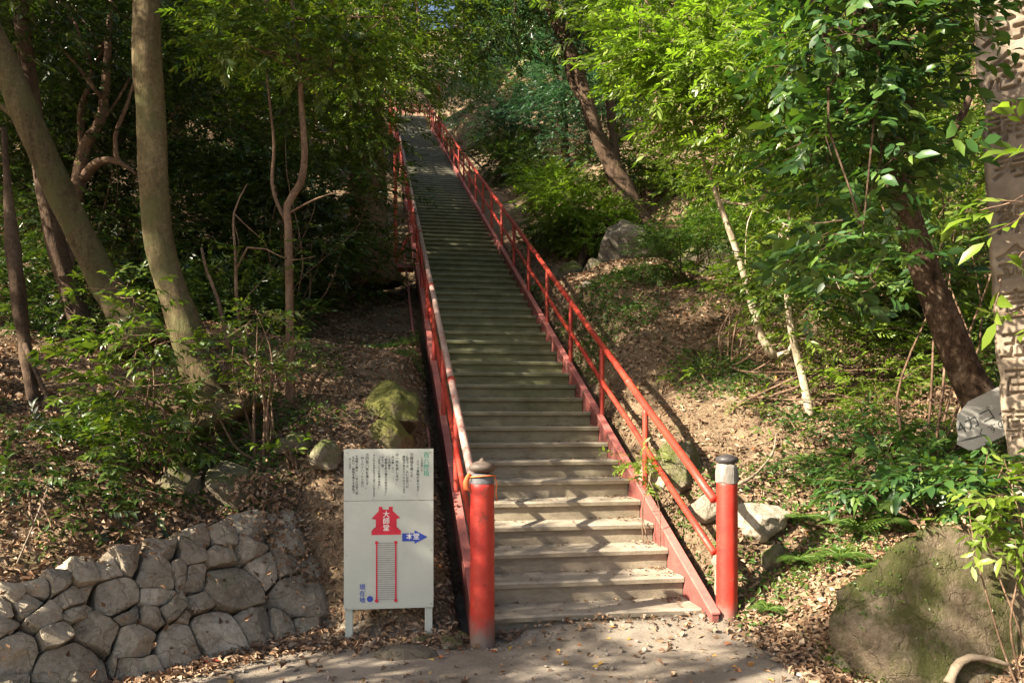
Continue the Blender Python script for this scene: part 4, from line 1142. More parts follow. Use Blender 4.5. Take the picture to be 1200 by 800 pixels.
tree('sapling', 'slender bent tan sapling with a light green top, standing left of the stairs', 'tree',
     seg_pts([(340, 480, 8.0), (340, 430, 8.0), (339, 340, 8.0), (338, 270, 8.0), (337, 240, 8.0), (352, 215, 8.0), (357, 180, 8.0), (353, 120, 8.0), (350, 70, 7.9), (343, 20, 7.8), (340, -60, 7.8)]),
     [.06, .045, .042, .04, .038, .037, .034, .030, .022, .015, .008], 'bark_brown',
     [(W(345, 60, 7.8), (.55, .5, .28)), (W(270, 45, 7.6), (.40, .4, .2)), (W(400, 75, 7.9), (.45, .45, .25)), (W(300, 10, 7.6), (.5, .5, .25)), (W(410, 20, 7.8), (.5, .5, .3))],
     620, .22, 'leaf_mid', 25, None, leafn=11, leaf=.36, seg=10, limb_r=.012, nlimbs=10, start=.75, lod=1, step=.08, twig_n=60,
     extra=[(seg_pts([(337, 262, 8.0), (326, 240, 8.0), (319, 215, 8.0), (321, 170, 8.0), (316, 120, 8.0), (312, 80, 8)]), [.024, .02, .018, .015, .011, .006]),
            (seg_pts([(339, 250, 8.0), (360, 238, 7.9), (385, 228, 7.9), (410, 226, 7.8)]), [.012, .009, .007, .003])])
tree('sapling', 'thin bare forked sapling between the thickest trunk and the bent one', 'tree',
     seg_pts([(300, 500, 7.6), (290, 430, 7.7), (278, 360, 7.8), (276, 300, 7.8), (274, 250, 7.8), (290, 215, 7.8)]),
     [.024, .02, .018, .014, .010, .005], 'bark_brown',
     [(W(300, 300, 7.8), (.3, .3, .15))], 40, .18, 'leaf_mid', 26, None, seg=8, limb_r=.007, nlimbs=3,
     extra=[(seg_pts([(277, 315, 7.8), (290, 290, 7.8), (312, 292, 7.8), (340, 305, 7.8), (370, 300, 7.8)]), [.012, .01, .008, .006, .003]),
            (seg_pts([(268, 410, 7.7), (255, 350, 7.7), (243, 320, 7.7), (236, 290, 7.7)]), [.02, .018, .016, .013])])
tree('tree', 'shaggy dark dead trunk at the left edge of the photo', 'tree',
     seg_pts([(48, 510, 7.6), (40, 470, 7.7), (28, 400, 7.8), (20, 330, 7.8), (12, 260, 7.9), (5, 150, 8)]),
     [.06, .065, .07, .06, .05, .03], 'bark_dark', None, 0, 0, None, 27, None, seg=12, rough=.35,
     extra=[(seg_pts([(28, 400, 7.8), (40, 430, 7.6), (55, 465, 7.4), (60, 480, 7.4)]), [.03, .022, .015, .01])])
# big ivy clad trunk left of the stairs
tree('tree', 'broad ivy clad trunk beside the upper left railing', 'tree',
     seg_pts([(438, 335, 15.5), (434, 300, 15.5), (432, 250, 15.5), (430, 180, 15.5), (428, 100, 15.5), (425, 0, 15.5), (420, -150, 15.5)]),
     [.62, .45, .40, .37, .34, .30, .2], 'bark_brown',
     [(W(400, 60, 13), (2.0, 2.0, 1.2)), (W(425, 120, 12.5), (.7, .9, .7)), (W(450, 35, 12), (.9, 1.4, .8)), (W(400, 180, 14), (.8, .7, .8)), (W(360, 120, 13), (1.2, 1.2, .8)), (W(390, -40, 13), (2.4, 2.2, 1.2)), (W(425, 170, 14.6), (.5, .4, .9))],
     3400, .34, 'leaf_mid', 28, None, leafn=12, leaf=.30, seg=18, limb_r=.07, nlimbs=8, start=.5)

# --- right side
tree('sapling', 'pale sunlit sapling slanting down the right slope under bright leaves', 'tree',
     seg_pts([(908, 418, 9.0), (893, 395, 9.0), (878, 345, 9.0), (862, 290, 9.0), (842, 235, 8.9), (826, 190, 8.8), (815, 150, 8.7), (800, 60, 8.5)]),
     [.06, .05, .042, .036, .03, .026, .022, .01], 'bark_pale',
     [(W(860, 60, 7.8), (.8, .8, .55)), (W(790, 60, 8.2), (.6, .7, .5)), (W(900, 150, 8.0), (.8, .8, .55)), (W(820, 130, 8.4), (.45, .5, .35)), (W(940, 40, 7.5), (.7, .7, .5)), (W(945, 220, 8.4), (.5, .5, .4)), (W(770, 10, 8.4), (.7, .7, .4)), (W(990, 140, 8), (.6, .6, .5))],
     2300, .25, 'leaf_bright', 31, None, lod=1, leafn=11, leaf=.40, width=.30, seg=9, limb_r=.016, nlimbs=9, start=.4, twig_n=160, spread=.36,
     extra=[(seg_pts([(908, 418, 9.0), (925, 412, 8.9), (932, 370, 8.8), (922, 300, 8.8)]), [.04, .03, .022, .01])])
tree('sapling', 'orange tan sapling stem right of the pale sunlit one', 'tree',
     seg_pts([(950, 487, 8.3), (940, 440, 8.4), (928, 390, 8.4), (922, 330, 8.4), (925, 250, 8.3), (935, 150, 8.2)]),
     [.05, .042, .036, .03, .02, .01], 'bark_pale',
     [(W(940, 130, 7.6), (.7, .7, .5)), (W(930, 290, 8.2), (.4, .5, .35)), (W(980, 340, 8), (.45, .4, .3)), (W(890, 330, 8.6), (.35, .4, .3))],
     620, .24, 'leaf_mid', 32, None, lod=1, leafn=10, leaf=.38, seg=9, limb_r=.012, nlimbs=5, start=.4, twig_n=60)
tree('tree', 'rough barked tree leaning left of the stone pillar, with glossy dark leaves', 'tree',
     seg_pts([(1165, 492, 6.4), (1148, 465, 6.4), (1122, 415, 6.35), (1095, 345, 6.3), (1070, 275, 6.2), (1050, 210, 6.1), (1032, 140, 6.0), (1015, 60, 5.9), (1000, -40, 5.8), (990, -200, 5.8)]),
     [.19, .15, .125, .115, .11, .10, .09, .075, .06, .03], 'bark_rough',
     [(W(1010, 50, 5.4), (.55, .6, .4)), (W(1010, 90, 5.3), (.32, .4, .35)), (W(1015, 170, 5.3), (.42, .5, .4)), (W(1000, 215, 5.7), (.28, .35, .28)), (W(975, 150, 5.6), (.38, .45, .3)), (W(985, 270, 5.0), (.28, .35, .2)), (W(1025, 330, 4.9), (.2, .25, .14)), (W(945, 330, 5.6), (.3, .35, .2)), (W(985, -10, 5.0), (.38, .5, .4)), (W(1080, 300, 7.0), (.25, .3, .3)), (W(935, 50, 5.8), (.3, .4, .3))],
     740, .25, 'leaf_glossy', 33, None, lod=1, leafn=8, leaf=.42, width=.44, seg=16, rough=.10, limb_r=.02, nlimbs=12, start=.55, twig_n=200, spread=.38,
     extra=[(seg_pts([(1052, 215, 6.1), (1090, 190, 6.1), (1130, 130, 6.2), (1150, 60, 6.3)]), [.05, .04, .03, .02])])
tree('sapling', 'young plant with large bright leaves overlapping the stone pillar', 'plant',
     [np.array([3.6, 4.35, gz(3.6, 4.35) - .1]), np.array([3.25, 4.15, 1.7]), np.array([3.1, 4.1, 2.4]), np.array([2.85, 4.0, 3.1])],
     [.025, .02, .015, .006], 'bark_brown',
     [(W(1195, 240, 4.3), (.12, .2, .13)), (W(1190, 310, 4.3), (.10, .2, .12)), (W(1215, 170, 4.3), (.12, .2, .12)), (W(1215, 380, 4.3), (.1, .2, .1))],
     24, .23, 'leaf_bright', 34, None, lod=1, leafn=5, leaf=.6, width=.40, seg=8, limb_r=.006, nlimbs=7, start=.5, twig_n=30, spread=.4)
tree('tree', 'dark leaning tree high on the right slope, its roots over a rock', 'tree',
     seg_pts([(742, 275, 16.2), (735, 235, 16.2), (718, 195, 16.2), (700, 160, 16.1), (686, 110, 16), (668, 60, 16), (645, 10, 16), (620, -70, 16), (600, -200, 16)]),
     [.42, .28, .20, .145, .13, .12, .11, .09, .05], 'bark_dark',
     [(W(640, -40, 15), (2.2, 2, 1.2)), (W(600, 20, 16), (1.6, 1.6, .8)), (W(720, 30, 16), (1.6, 1.6, 1)), (W(540, 20, 17), (1.5, 1.6, 1.0))],
     1900, .38, 'leaf_dark', 35, None, seg=14, limb_r=.06, nlimbs=8, start=.6, rough=.14,
     extra=[(seg_pts([(735, 235, 16.2), (722, 190, 16.4), (715, 120, 16.5), (712, 40, 16.5), (700, -60, 16.5)]), [.14, .10, .09, .08, .05]),
            (seg_pts([(735, 240, 16), (712, 262, 15.8), (690, 282, 15.4)]) + [np.array([*W(672, 300, 15.0)[:2], gz(*W(672, 300, 15.0)[:2]) - .1])], [.17, .13, .10, .06]),
            (seg_pts([(745, 250, 16), (770, 268, 15.6)]) + [np.array([*W(800, 285, 15.0)[:2], gz(*W(800, 285, 15.0)[:2]) - .1])], [.16, .11, .06]),
            (seg_pts([(686, 120, 16), (668, 90, 16.2), (664, 40, 16.4), (675, 0, 16.4)]), [.09, .07, .06, .04])])

# --- shrubs and ground plants
def shrub(label, stems, blobs, n, size, leafmat, seed, cat='bush', name='bush', lod=0, **k):
    r = np.random.default_rng(seed); base = np.array(stems, float) * KS; base[2] = gz(base[0], base[1]); size *= KS; blobs = [(c_, tuple(KS * q_ for q_ in r_)) for c_, r_ in blobs]
    o = empty(name, base, label, cat, k.pop('group', None))
    tw = k.pop('twig_n', 0); k_stems = k.pop('nstems', 14)
    V, F, P, Dn, tips = crown_geo(r, blobs, n, size, lod, **k)
    link('foliage', build_mesh('foliage', V - base, F), M[leafmat], o)
    mb = MB()
    for t in tips[r.permutation(len(tips))[:k_stems]]:
        mb.add(*limb(r, [r.normal(0, .04), r.normal(0, .04), -.05], t - base, .014 if k_stems > 6 else .007, .003, .12))
    for i in r.permutation(len(P))[:tw]:
        kk = np.argmin(((tips - P[i]) ** 2).sum(1)); d = Dn[i] / np.linalg.norm(Dn[i])
        mb.add(*tube([tips[kk] - base, (tips[kk] + P[i]) / 2 - base, P[i] - base, P[i] + d * size * .8 - base], [.005, .004, .003, .0015], 4, cap=False)[:2])
    link('stems', mb.mesh('stems'), M['bark_brown'], o)
    return o
shrub('bright leafy bush with whorled leaves in front of the thickest left trunk', (-2.95, 6.7, 0),
      [(W(150, 345, 6.7), (.22, .25, .16)), (W(175, 400, 6.7), (.38, .35, .2)), (W(130, 450, 6.5), (.34, .35, .22)), (W(180, 465, 6.6), (.34, .35, .24)), (W(155, 510, 6.4), (.36, .35, .2)), (W(225, 510, 6.7), (.25, .25, .18)), (W(110, 395, 6.7), (.2, .2, .1))],
      400, .22, 'leaf_mid', 41, lod=1, leafn=10, leaf=.42, width=.34, whorl=True, clumps=10, twig_n=120, upj=.25)
shrub('loose small leaved bush right of the thickest left trunk', (-2.3, 7.2, 0),
      [(W(300, 370, 7.2), (.28, .3, .18)), (W(285, 420, 7.2), (.3, .3, .2)), (W(310, 440, 7.3), (.26, .3, .25)), (W(255, 470, 7.0), (.3, .3, .2)), (W(330, 390, 7.4), (.2, .2, .15))],
      150, .18, 'leaf_mid', 42, nstems=8, lod=1, leafn=9, leaf=.36, clumps=9, twig_n=90)
shrub('low shaded green bush spilling over the bank at the left edge', (-3.9, 6.2, 0),
      [(W(40, 570, 6.0), (.5, .4, .25)), (W(95, 600, 5.9), (.35, .3, .2)), (W(20, 520, 6.4), (.4, .4, .25)), (W(130, 560, 6.3), (.35, .3, .22)), (W(60, 640, 5.7), (.25, .2, .12)), (W(170, 580, 6.2), (.25, .25, .16))],
      300, .20, 'leaf_dark', 43, lod=1, leafn=10, leaf=.36)
shrub('small bright seedling leaves just above the stone wall beside the board', (-1.95, 7.1, 0),
      [(W(338, 525, 7.0), (.12, .12, .06))], 9, .2, 'leaf_bright', 44, cat='plant', name='seedling', lod=1, leafn=6, leaf=.5)
shrub('tuft of green leaves growing beside the right stringer below the first post', (1.38, 7.4, 0),
      [(W(745, 535, 7.6), (.14, .14, .12)), (W(757, 560, 7.4), (.1, .1, .1))], 60, .17, 'leaf_bright', 45, nstems=3, cat='plant', name='plant', lod=1, leafn=8, leaf=.4, width=.28)
shrub('dark leafy undergrowth at the foot of the stone pillar', (3.4, 5.9, 0),
      [(W(1100, 555, 5.9), (.35, .3, .16)), (W(1160, 560, 5.4), (.25, .25, .16)), (W(1040, 560, 6.4), (.4, .3, .18))],
      230, .24, 'leaf_glossy', 46, lod=1, leafn=8, leaf=.42, width=.42, twig_n=60)
shrub('bright young leaves in front of the foot of the pillar', (3.2, 4.9, 0),
      [(W(1185, 575, 4.9), (.18, .2, .14)), (W(1140, 605, 5.0), (.16, .2, .12)), (W(1195, 620, 4.8), (.15, .15, .1))],
      46, .24, 'leaf_bright', 47, nstems=4, cat='plant', name='plant', lod=1, leafn=7, leaf=.42, width=.42, twig_n=30)
shrub('bush of light leaves hanging over the right slope beside the saplings', (2.6, 9.6, 0),
      [(W(880, 300, 9.6), (.5, .5, .35)), (W(845, 340, 10), (.4, .4, .3)), (W(960, 390, 8.6), (.45, .4, .3)), (W(1010, 440, 8.0), (.45, .4, .25)), (W(1040, 480, 7.6), (.4, .4, .2)), (W(900, 380, 9.6), (.35, .35, .25))],
      420, .20, 'leaf_bright', 48, lod=1, leafn=10, leaf=.36, width=.30, twig_n=120)
shrub('dense green bush beside the stairs halfway up on the right', (.4, 21, 0),
      [(W(660, 235, 19), (.8, .8, .6)), (W(640, 215, 20), (.6, .7, .5)), (W(690, 240, 18.5), (.8, .8, .6)), (W(660, 215, 20), (.9, .8, .6))],
      1500, .26, 'leaf_bright', 49, leafn=12, leaf=.34)
shrub('dark rounded bush behind the upper right railing', (-.6, 26, 0),
      [(W(595, 185, 25), (.9, 1, .8)), (W(620, 195, 24), (.9, 1, .8)), (W(588, 155, 28), (.9, 1, .9))],
      1500, .32, 'leaf_dark', 50, leafn=12, leaf=.34)
shrub('green bush with arching sprays left of the rock outcrop on the right slope', (2.6, 11.8, 0),
      [(W(800, 275, 11.4), (.55, .4, .25)), (W(775, 300, 11.4), (.4, .35, .2)), (W(840, 270, 11.6), (.5, .4, .3))],
      420, .26, 'fern', 51, leafn=14, leaf=.30, width=.24, lod=1)
shrub('shaded mixed undergrowth left of the rough barked trunk base', (2.9, 7.4, 0),
      [(W(1010, 500, 7.4), (.35, .35, .2)), (W(1060, 520, 7.0), (.3, .3, .2)), (W(1000, 545, 6.9), (.3, .3, .15)), (W(950, 545, 7.3), (.25, .25, .12))],
      260, .2, 'leaf_glossy', 55, lod=1, leafn=9, leaf=.38, width=.36, twig_n=40)
shrub('sprawling light green plants across the sunny right slope', (2.5, 8.8, 0),
      [(W(870, 470, 8.8), (.4, .35, .1)), (W(930, 520, 8.0), (.4, .35, .1)), (W(820, 440, 9.5), (.4, .4, .12)), (W(1000, 400, 9.2), (.5, .5, .25)), (W(1080, 400, 8.4), (.4, .4, .25)), (W(960, 450, 8.6), (.35, .35, .15))],
      420, .19, 'leaf_bright', 56, leafn=9, leaf=.36, width=.32, cat='plant', name='plant')
shrub('leafy branches crowding the gap behind the broken board', (3.6, 6.8, 0),
      [(W(1160, 420, 7.4), (.35, .35, .3)), (W(1090, 500, 7.3), (.3, .3, .2)), (W(1120, 250, 7.4), (.35, .4, .4))],
      320, .22, 'leaf_mid', 57, lod=1, leafn=9, leaf=.38)
for i, (a, D, rr, n, mt, lb) in enumerate([
        ((760, 190), 17, 1.0, 900, 'leaf_mid', 'mid green bush around the roots of the leaning tree'),
        ((700, 130), 23, 1.5, 1100, 'leaf_blue', 'blue green bush high behind the leaning tree'),
        ((620, 130), 27, 1.7, 1100, 'leaf_blue', 'blue green bush at the head of the right slope'),
        ((850, 205), 13.5, .9, 600, 'leaf_mid', 'mid green bush behind the pale sunlit sapling'),
        ((1000, 220), 12, 1.5, 1300, 'leaf_bright', 'yellow green bush deep behind the glossy leaves'),
        ((1090, 330), 9.6, .8, 800, 'leaf_mid', 'green bush behind the rough barked leaning trunk'),
        ((900, 80), 13, 1.8, 1500, 'leaf_bright', 'large sunlit yellow green bush at the top right'),
        ((1080, 120), 10, 1.2, 1100, 'leaf_mid', 'shaded green bush left of the pillar top'),
        ((1170, 420), 8.5, .7, 500, 'leaf_mid', 'low green bush in the gap beside the pillar'),
        ((300, 240), 13, 1.4, 1200, 'leaf_dark', 'dark bush behind the bent sapling'),
        ((230, 290), 12, 1.1, 900, 'leaf_dark', 'dark bush behind the thickest left trunk'),
        ((120, 250), 13, 1.4, 1100, 'leaf_dark', 'dark bush behind the leaning olive trunk'),
        ((30, 330), 11, 1.2, 900, 'leaf_dark', 'dark bush behind the shaggy dead trunk'),
        ((668, 258), 16.0, .55, 650, 'leaf_mid', 'green bush on the slope just right of the middle railing'),
        ((690, 250), 15.5, .6, 700, 'leaf_bright', 'bright bush left of the roots of the leaning tree'),
        ((70, 420), 10.0, .7, 600, 'leaf_dark', 'low dark bush left of the leaning olive trunk base'),
        ((270, 370), 11, .9, 800, 'leaf_dark', 'dark bush between the thickest trunk and the bent sapling'),
        ((330, 180), 12, 1.3, 1000, 'leaf_dark', 'dark leafy mass behind the top of the bent sapling'),
        ((100, 120), 12, 1.5, 1200, 'leaf_dark', 'dark leafy mass behind the twisted brown tree'),
        ((560, 90), 33, 2.2, 1300, 'leaf_blue', 'blue green bush on the slope right of the stair head'),
        ((640, 100), 30, 2.2, 1300, 'leaf_mid', 'green bush above the blue one near the stair head'),
        ((600, 60), 36, 2.6, 1300, 'leaf_blue', 'far bush under the leaning tree crown at upper centre'),
        ((380, 290), 14.5, 1.0, 700, 'leaf_mid', 'low dim bush beside the base of the ivy clad trunk')]):
    c = W(a[0], a[1], D); g = gz(c[0], c[1])
    shrub(lb, c / KS, [(c, (rr, rr, rr * .7)), (c + [rr * .7, .2, -.25 * rr], (rr * .7, rr * .7, rr * .6)), (c + [-rr * .7, 0, -.1 * rr], (rr * .7, rr * .7, rr * .6)), ((c[0], c[1], max(g + .3, c[2] - rr)), (rr * .8, rr * .8, rr * .5))],
          n, .30, mt, 60 + i, leafn=12, leaf=.33)

# ferns
def fern(p, label, size, seed, n=9):
    r = np.random.default_rng(seed); base = np.array(p)
    o = empty('fern', base, label, 'fern', 'ferns on the right bank')
    LV, LF = leaf_tpl(0, .26, .1)
    for i in range(n):
        a = i / n * 2 * np.pi + r.uniform(-.3, .3); L = size * r.uniform(.75, 1.15)
        V = []; F = []; m = 0; f = np.linspace(.08, 1, 20)
        rad = np.array([math.cos(a), math.sin(a), 0]); side = np.array([-math.sin(a), math.cos(a), 0])
        cur = np.stack([rad * x * L + np.array([0, 0, L * (.75 * x - .75 * x * x)]) for x in f])
        for j in range(20):
            w = L * .30 * math.sin(math.pi * min(1, .12 + f[j] * .88)) ** .8 + .01
            for sd in (-1, 1):
                x = side * sd + rad * .35 + np.array([0, 0, -.15]); Fm = frames(x[None], np.array([[r.normal(0, .1), r.normal(0, .1), 1.0]]))[0]
                V.append((LV * np.array([w, w * .8, w])) @ Fm.T + cur[j]); F.append(LF + m); m += 4
        mb = MB().add(np.vstack(V), np.vstack(F)); mb.add(*tube(cur, np.linspace(.005, .001, 20), 4, cap=False)[:2])
        link('frond', mb.mesh('frond'), M['fern'], o)
for i, (px, py, D, s, lb) in enumerate([(1078, 545, 6.2, .42, 'dark fern with long fronds below the leaning trunk'), (1010, 560, 6.6, .34, 'fern at the upper edge of the lower right bank'),
        (985, 640, 6.25, .26, 'yellow green fern hanging by the moss streaked rock'), (1040, 630, 5.9, .24, 'small fern on top of the moss streaked rock'), (940, 590, 7.0, .22, 'small fern right of the pale rock'),
        (790, 290, 12.4, .5, 'light fern high on the right slope above the litter'), (1110, 610, 5.6, .22, 'small fern at the crest of the right bank'), (1000, 500, 7.6, .3, 'fern in the shade under the glossy leaves'), (935, 655, 6.6, .26, 'fern on the litter slope between the bright pale rock and the bank'), (960, 540, 7.6, .34, 'wide fern on the open slope above the small ones'), (900, 700, 6.2, .15, 'tiny fern low on the bank right of the bollard'), (1090, 640, 5.75, .3, 'arching fern draped over the top of the broad mossy rock')]):
    p = on_ground(px, py, D); p[2] += .06; fern(p, lb, s, 80 + i)

# ------------------------------------------------------------------ generic trees (shared meshes)
def generic(name, kind, seed, leafmat, bark):
    r = np.random.default_rng(seed)
    H = 7.0
    tp = [np.array([0, 0, -.6]), np.array([.1, 0, 1.2]), np.array([r.uniform(-.4, .4), r.uniform(-.3, .3), 3.2]), np.array([r.uniform(-.6, .6), r.uniform(-.5, .5), 5.2]), np.array([r.uniform(-.6, .6), r.uniform(-.5, .5), 7.0])]
    blobs = [((r.uniform(-1.3, 1.3), r.uniform(-1.3, 1.3), z), (r.uniform(1.0, 1.5), r.uniform(1.0, 1.5), r.uniform(.6, .95))) for z in np.linspace(*kind, 9)]
    return tree(name, 'x', 'tree', tp, [.20, .14, .11, .08, .03], bark, blobs, 2700, .40, leafmat, seed, leafn=11, leaf=.32, nlimbs=8, limb_r=.045, seg=10, start=.3, step=.25, clumps=7)
protos = [generic('tree', (2.6, 7.4), 101, 'leaf_dark', 'bark_dark'), generic('tree', (3.4, 7.6), 102, 'leaf_mid', 'bark_brown'), generic('tree', (1.2, 6.0), 103, 'leaf_dark', 'bark_brown'), generic('tree', (1.0, 6.5), 104, 'leaf_blue', 'bark_dark'), generic('tree', (1.8, 7.0), 105, 'leaf_bright', 'bark_brown')]
used = [False] * len(protos)
def plant(k, x, y, s, label, group, rz=None, z=None):
    o = protos[k] if not used[k] else copy_tree(protos[k])
    used[k] = True; x *= KS; y *= KS
    o.location = (x, y, (gz(x, y) if z is None else z)); o.scale = (s, s, s); o.rotation_euler = (0, 0, rng.uniform(0, 6.28) if rz is None else rz)
    tag(o, label, 'tree', group); return o
GL = ('dim evergreen tree deep in the dark wood left of the stairs', 'trees in the dark left wood')
for x, y, s, k in [(-9.5, 12, 1.0, 0), (-7.4, 13, .95, 2), (-11.5, 14.5, 1.1, 2), (-8.6, 16.5, 1.1, 0), (-6.4, 18.5, 1.1, 2), (-12, 19, 1.2, 3), (-9, 21, 1.2, 2), (-6.6, 23, 1.1, 0), (-15, 18, 1.2, 2), (-15, 24, 1.3, 0), (-11.5, 26, 1.3, 3), (-8.0, 28, 1.3, 2), (-14, 31, 1.4, 2), (-9.6, 34, 1.3, 0), (-19, 28, 1.5, 3), (-8.6, 40, 1.2, 1), (-20, 36, 1.6, 2), (-13, 39, 1.5, 0)]:
    plant(k, x, y, s, *GL)
GR = ('green tree on the upper slope right of the stairs, behind the leaning tree', 'trees on the upper right slope')
for x, y, s, k in [(1.6, 24, 1.0, 3), (4.0, 22, 1.1, 1), (6.2, 19.5, 1.1, 4), (8, 15.5, 1.1, 4), (10.2, 14, 1.1, 1), (6.8, 26, 1.3, 3), (2.6, 29, 1.2, 3), (1.0, 31, 1.1, 3), (10.5, 22, 1.3, 1), (14, 18, 1.3, 4), (4.6, 34, 1.5, 3), (10, 31, 1.5, 3), (1.6, 37, 1.4, 2), (16, 28, 1.5, 1), (-.6, 43, 1.3, 3), (6, 43, 1.6, 2), (14, 40, 1.7, 3), (20, 34, 1.7, 1), (11, 10.5, .9, 4)]:
    plant(k, x, y, s, *GR)
GT = ('tree standing behind the head of the stairs', 'trees behind the head of the stairs')
for x, y, s, k in [(-9, 53, 1.5, 1), (-13, 57, 1.6, 2), (-1.5, 56, 1.5, 3), (-17, 66, 2.0, 0), (4, 66, 2.0, 3), (-5, 74, 2.2, 1), (-11, 74, 2.0, 2)]:
    plant(k, x, y, s, *GT)
# unseen canopy trees added to cast shade on chosen spots of the scene
SH = np.array([-1.396, -0.742, 1.0])
def stair_pt(k, s=(S0 + S1) / 2): t = T0 + TR * k; return SP(s, t, nosing_z(t))
# added crowns, each set sunward of the spot it shades: (ground points under which their shade falls, height above, crown radius)
SHADE_CAN = [
    ([(stair_pt(7, 1.2), 6.5, .9), (stair_pt(12), 6.5, 1.1), (stair_pt(17), 6.0, 1.1)], 1000),
    ([(stair_pt(23), 6.5, 1.4), (stair_pt(30), 6.0, 1.4), (stair_pt(38), 6.5, 1.4)], 1000),
    ([(stair_pt(48), 6.5, 1.1), (stair_pt(60), 6.5, 1.0), (stair_pt(75), 6.5, 1.0)], 420),
    ([(W(455, 620, 6.05), 5.0, .62)], 700),
    ([(W(330, 70, 7.8), 3.2, .8), (W(240, 120, 8), 3.4, .8), (W(420, 90, 10), 3.6, 1.2)], 700),
    ([(W(470, 785, 5.4), 4.6, .5), (W(640, 790, 5.35), 4.8, .55), (W(600, 720, 6.2), 5.2, .35)], 420),
    ([(W(430, 430, 9), 6.0, 1.0), (W(380, 350, 13), 6.0, 1.5), (W(300, 470, 8), 6.0, .8)], 900),
    ([(W(180, 200, 8), 4.5, 1.0), (W(60, 250, 9), 4.5, 1.2), (W(90, 520, 7.0), 5.0, .9), (W(270, 330, 9), 4.5, 1.0)], 1000),
    ([(W(700, 340, 12), 7.0, .9), (W(770, 400, 10), 7.2, .6), (W(640, 230, 20), 7, 1.4)], 520),
    ([(W(1170, 60, 5.5), 5.0, .6), (W(1080, 500, 7), 7.0, .7), (W(930, 780, 5.4), 6.2, .45), (W(1100, 730, 5.5), 7.0, .4)], 520),
]
for i, (lst, n) in enumerate(SHADE_CAN):
    bl = [(np.array(p) + SH * h, (r_, r_, r_ * .75)) for p, h, r_ in lst]
    c = np.mean([b_[0] for b_ in bl], 0)
    g = np.array([c[0], c[1], gz(c[0], c[1]) - .3])
    px = 600 + 925 * g[0] / max(.1, g[1]) if g[1] > 0 else -999
    if px > -60: g[0] = -(660 / 925.0) * g[1] - .5; g[2] = gz(g[0], g[1]) - .3
    tree('tree', 'tall tree added left of the path outside the picture, its crown placed to cast shade', 'tree',
         [g, g * .7 + c * .3 + [.1, .1, 0], g * .35 + c * .65 + [-.1, .1, 0], c], [.22, .17, .13, .07], 'bark_brown', bl, n, .34, 'leaf_dark', 400 + i,
         'added shade trees left of the path', nlimbs=8, limb_r=.05, start=.6, step=.25, seg=10, clumps=8, spread=.36, leafn=11)

# ------------------------------------------------------------------ head of the stairs: sunlit terrace, red fence, pole
tb = SP((S0 + S1) / 2, T0 + TR * 108.2, nosing_z(T0 + TR * 107))
tf = empty('terrace_fence', tb, 'small reddish wooden fence in sunlight at the head of the stairs', 'fence')
for i in range(6):
    a = SP(S0 + 0.2 + i * 0.42, T0 + TR * 110, tb[2] + .45) - tb
    V, F = box(a, [.09, .09, 1.1], ROT); link('post', MB().add(V, F).mesh('post', False), M['red_dull'], tf)
for h in (.35, .7, 1.0):
    V, F = box(SP((S0 + S1) / 2 + .35, T0 + TR * 110.2, tb[2] + h) - tb, [2.3, .05, .14], ROT); link('rail', MB().add(V, F).mesh('rail', False), M['red_dull'], tf)
pb = SP(S1 + .25, T0 + TR * 84, nosing_z(T0 + TR * 84)); pb[2] -= .6
pole = tag(link('pole', MB().add(*tube([[0, 0, 0], [0, 0, 1.5], [0, 0, 3.2]], .06, 10)).mesh('pole'), M['red'], loc=pb), 'thin upright red pole by the upper end of the right railing', 'pole')
lb_ = SP(S0 - .2, T0 + TR * 88, nosing_z(T0 + TR * 88))
lan = empty('lantern', lb_, 'small dark roofed lantern at the upper end of the left railing', 'lantern')
V, F, T = tube([[0, 0, -.3], [0, 0, .7], [0, 0, 1.5]], .07, 8); link('post', MB().add(V, F, T).mesh('post'), M['red'], lan)
V, F = box([0, 0, 1.66], [.34, .34, .32]); link('body', MB().add(V, F).mesh('body', False), M['post_dark'], lan)
V, F = lathe([(.0, 2.08), (.15, 2.0), (.48, 1.84), (.48, 1.8), (0, 1.8)], 4); link('roof', MB().add(V, F).mesh('roof', False), M['ball_black'], lan)

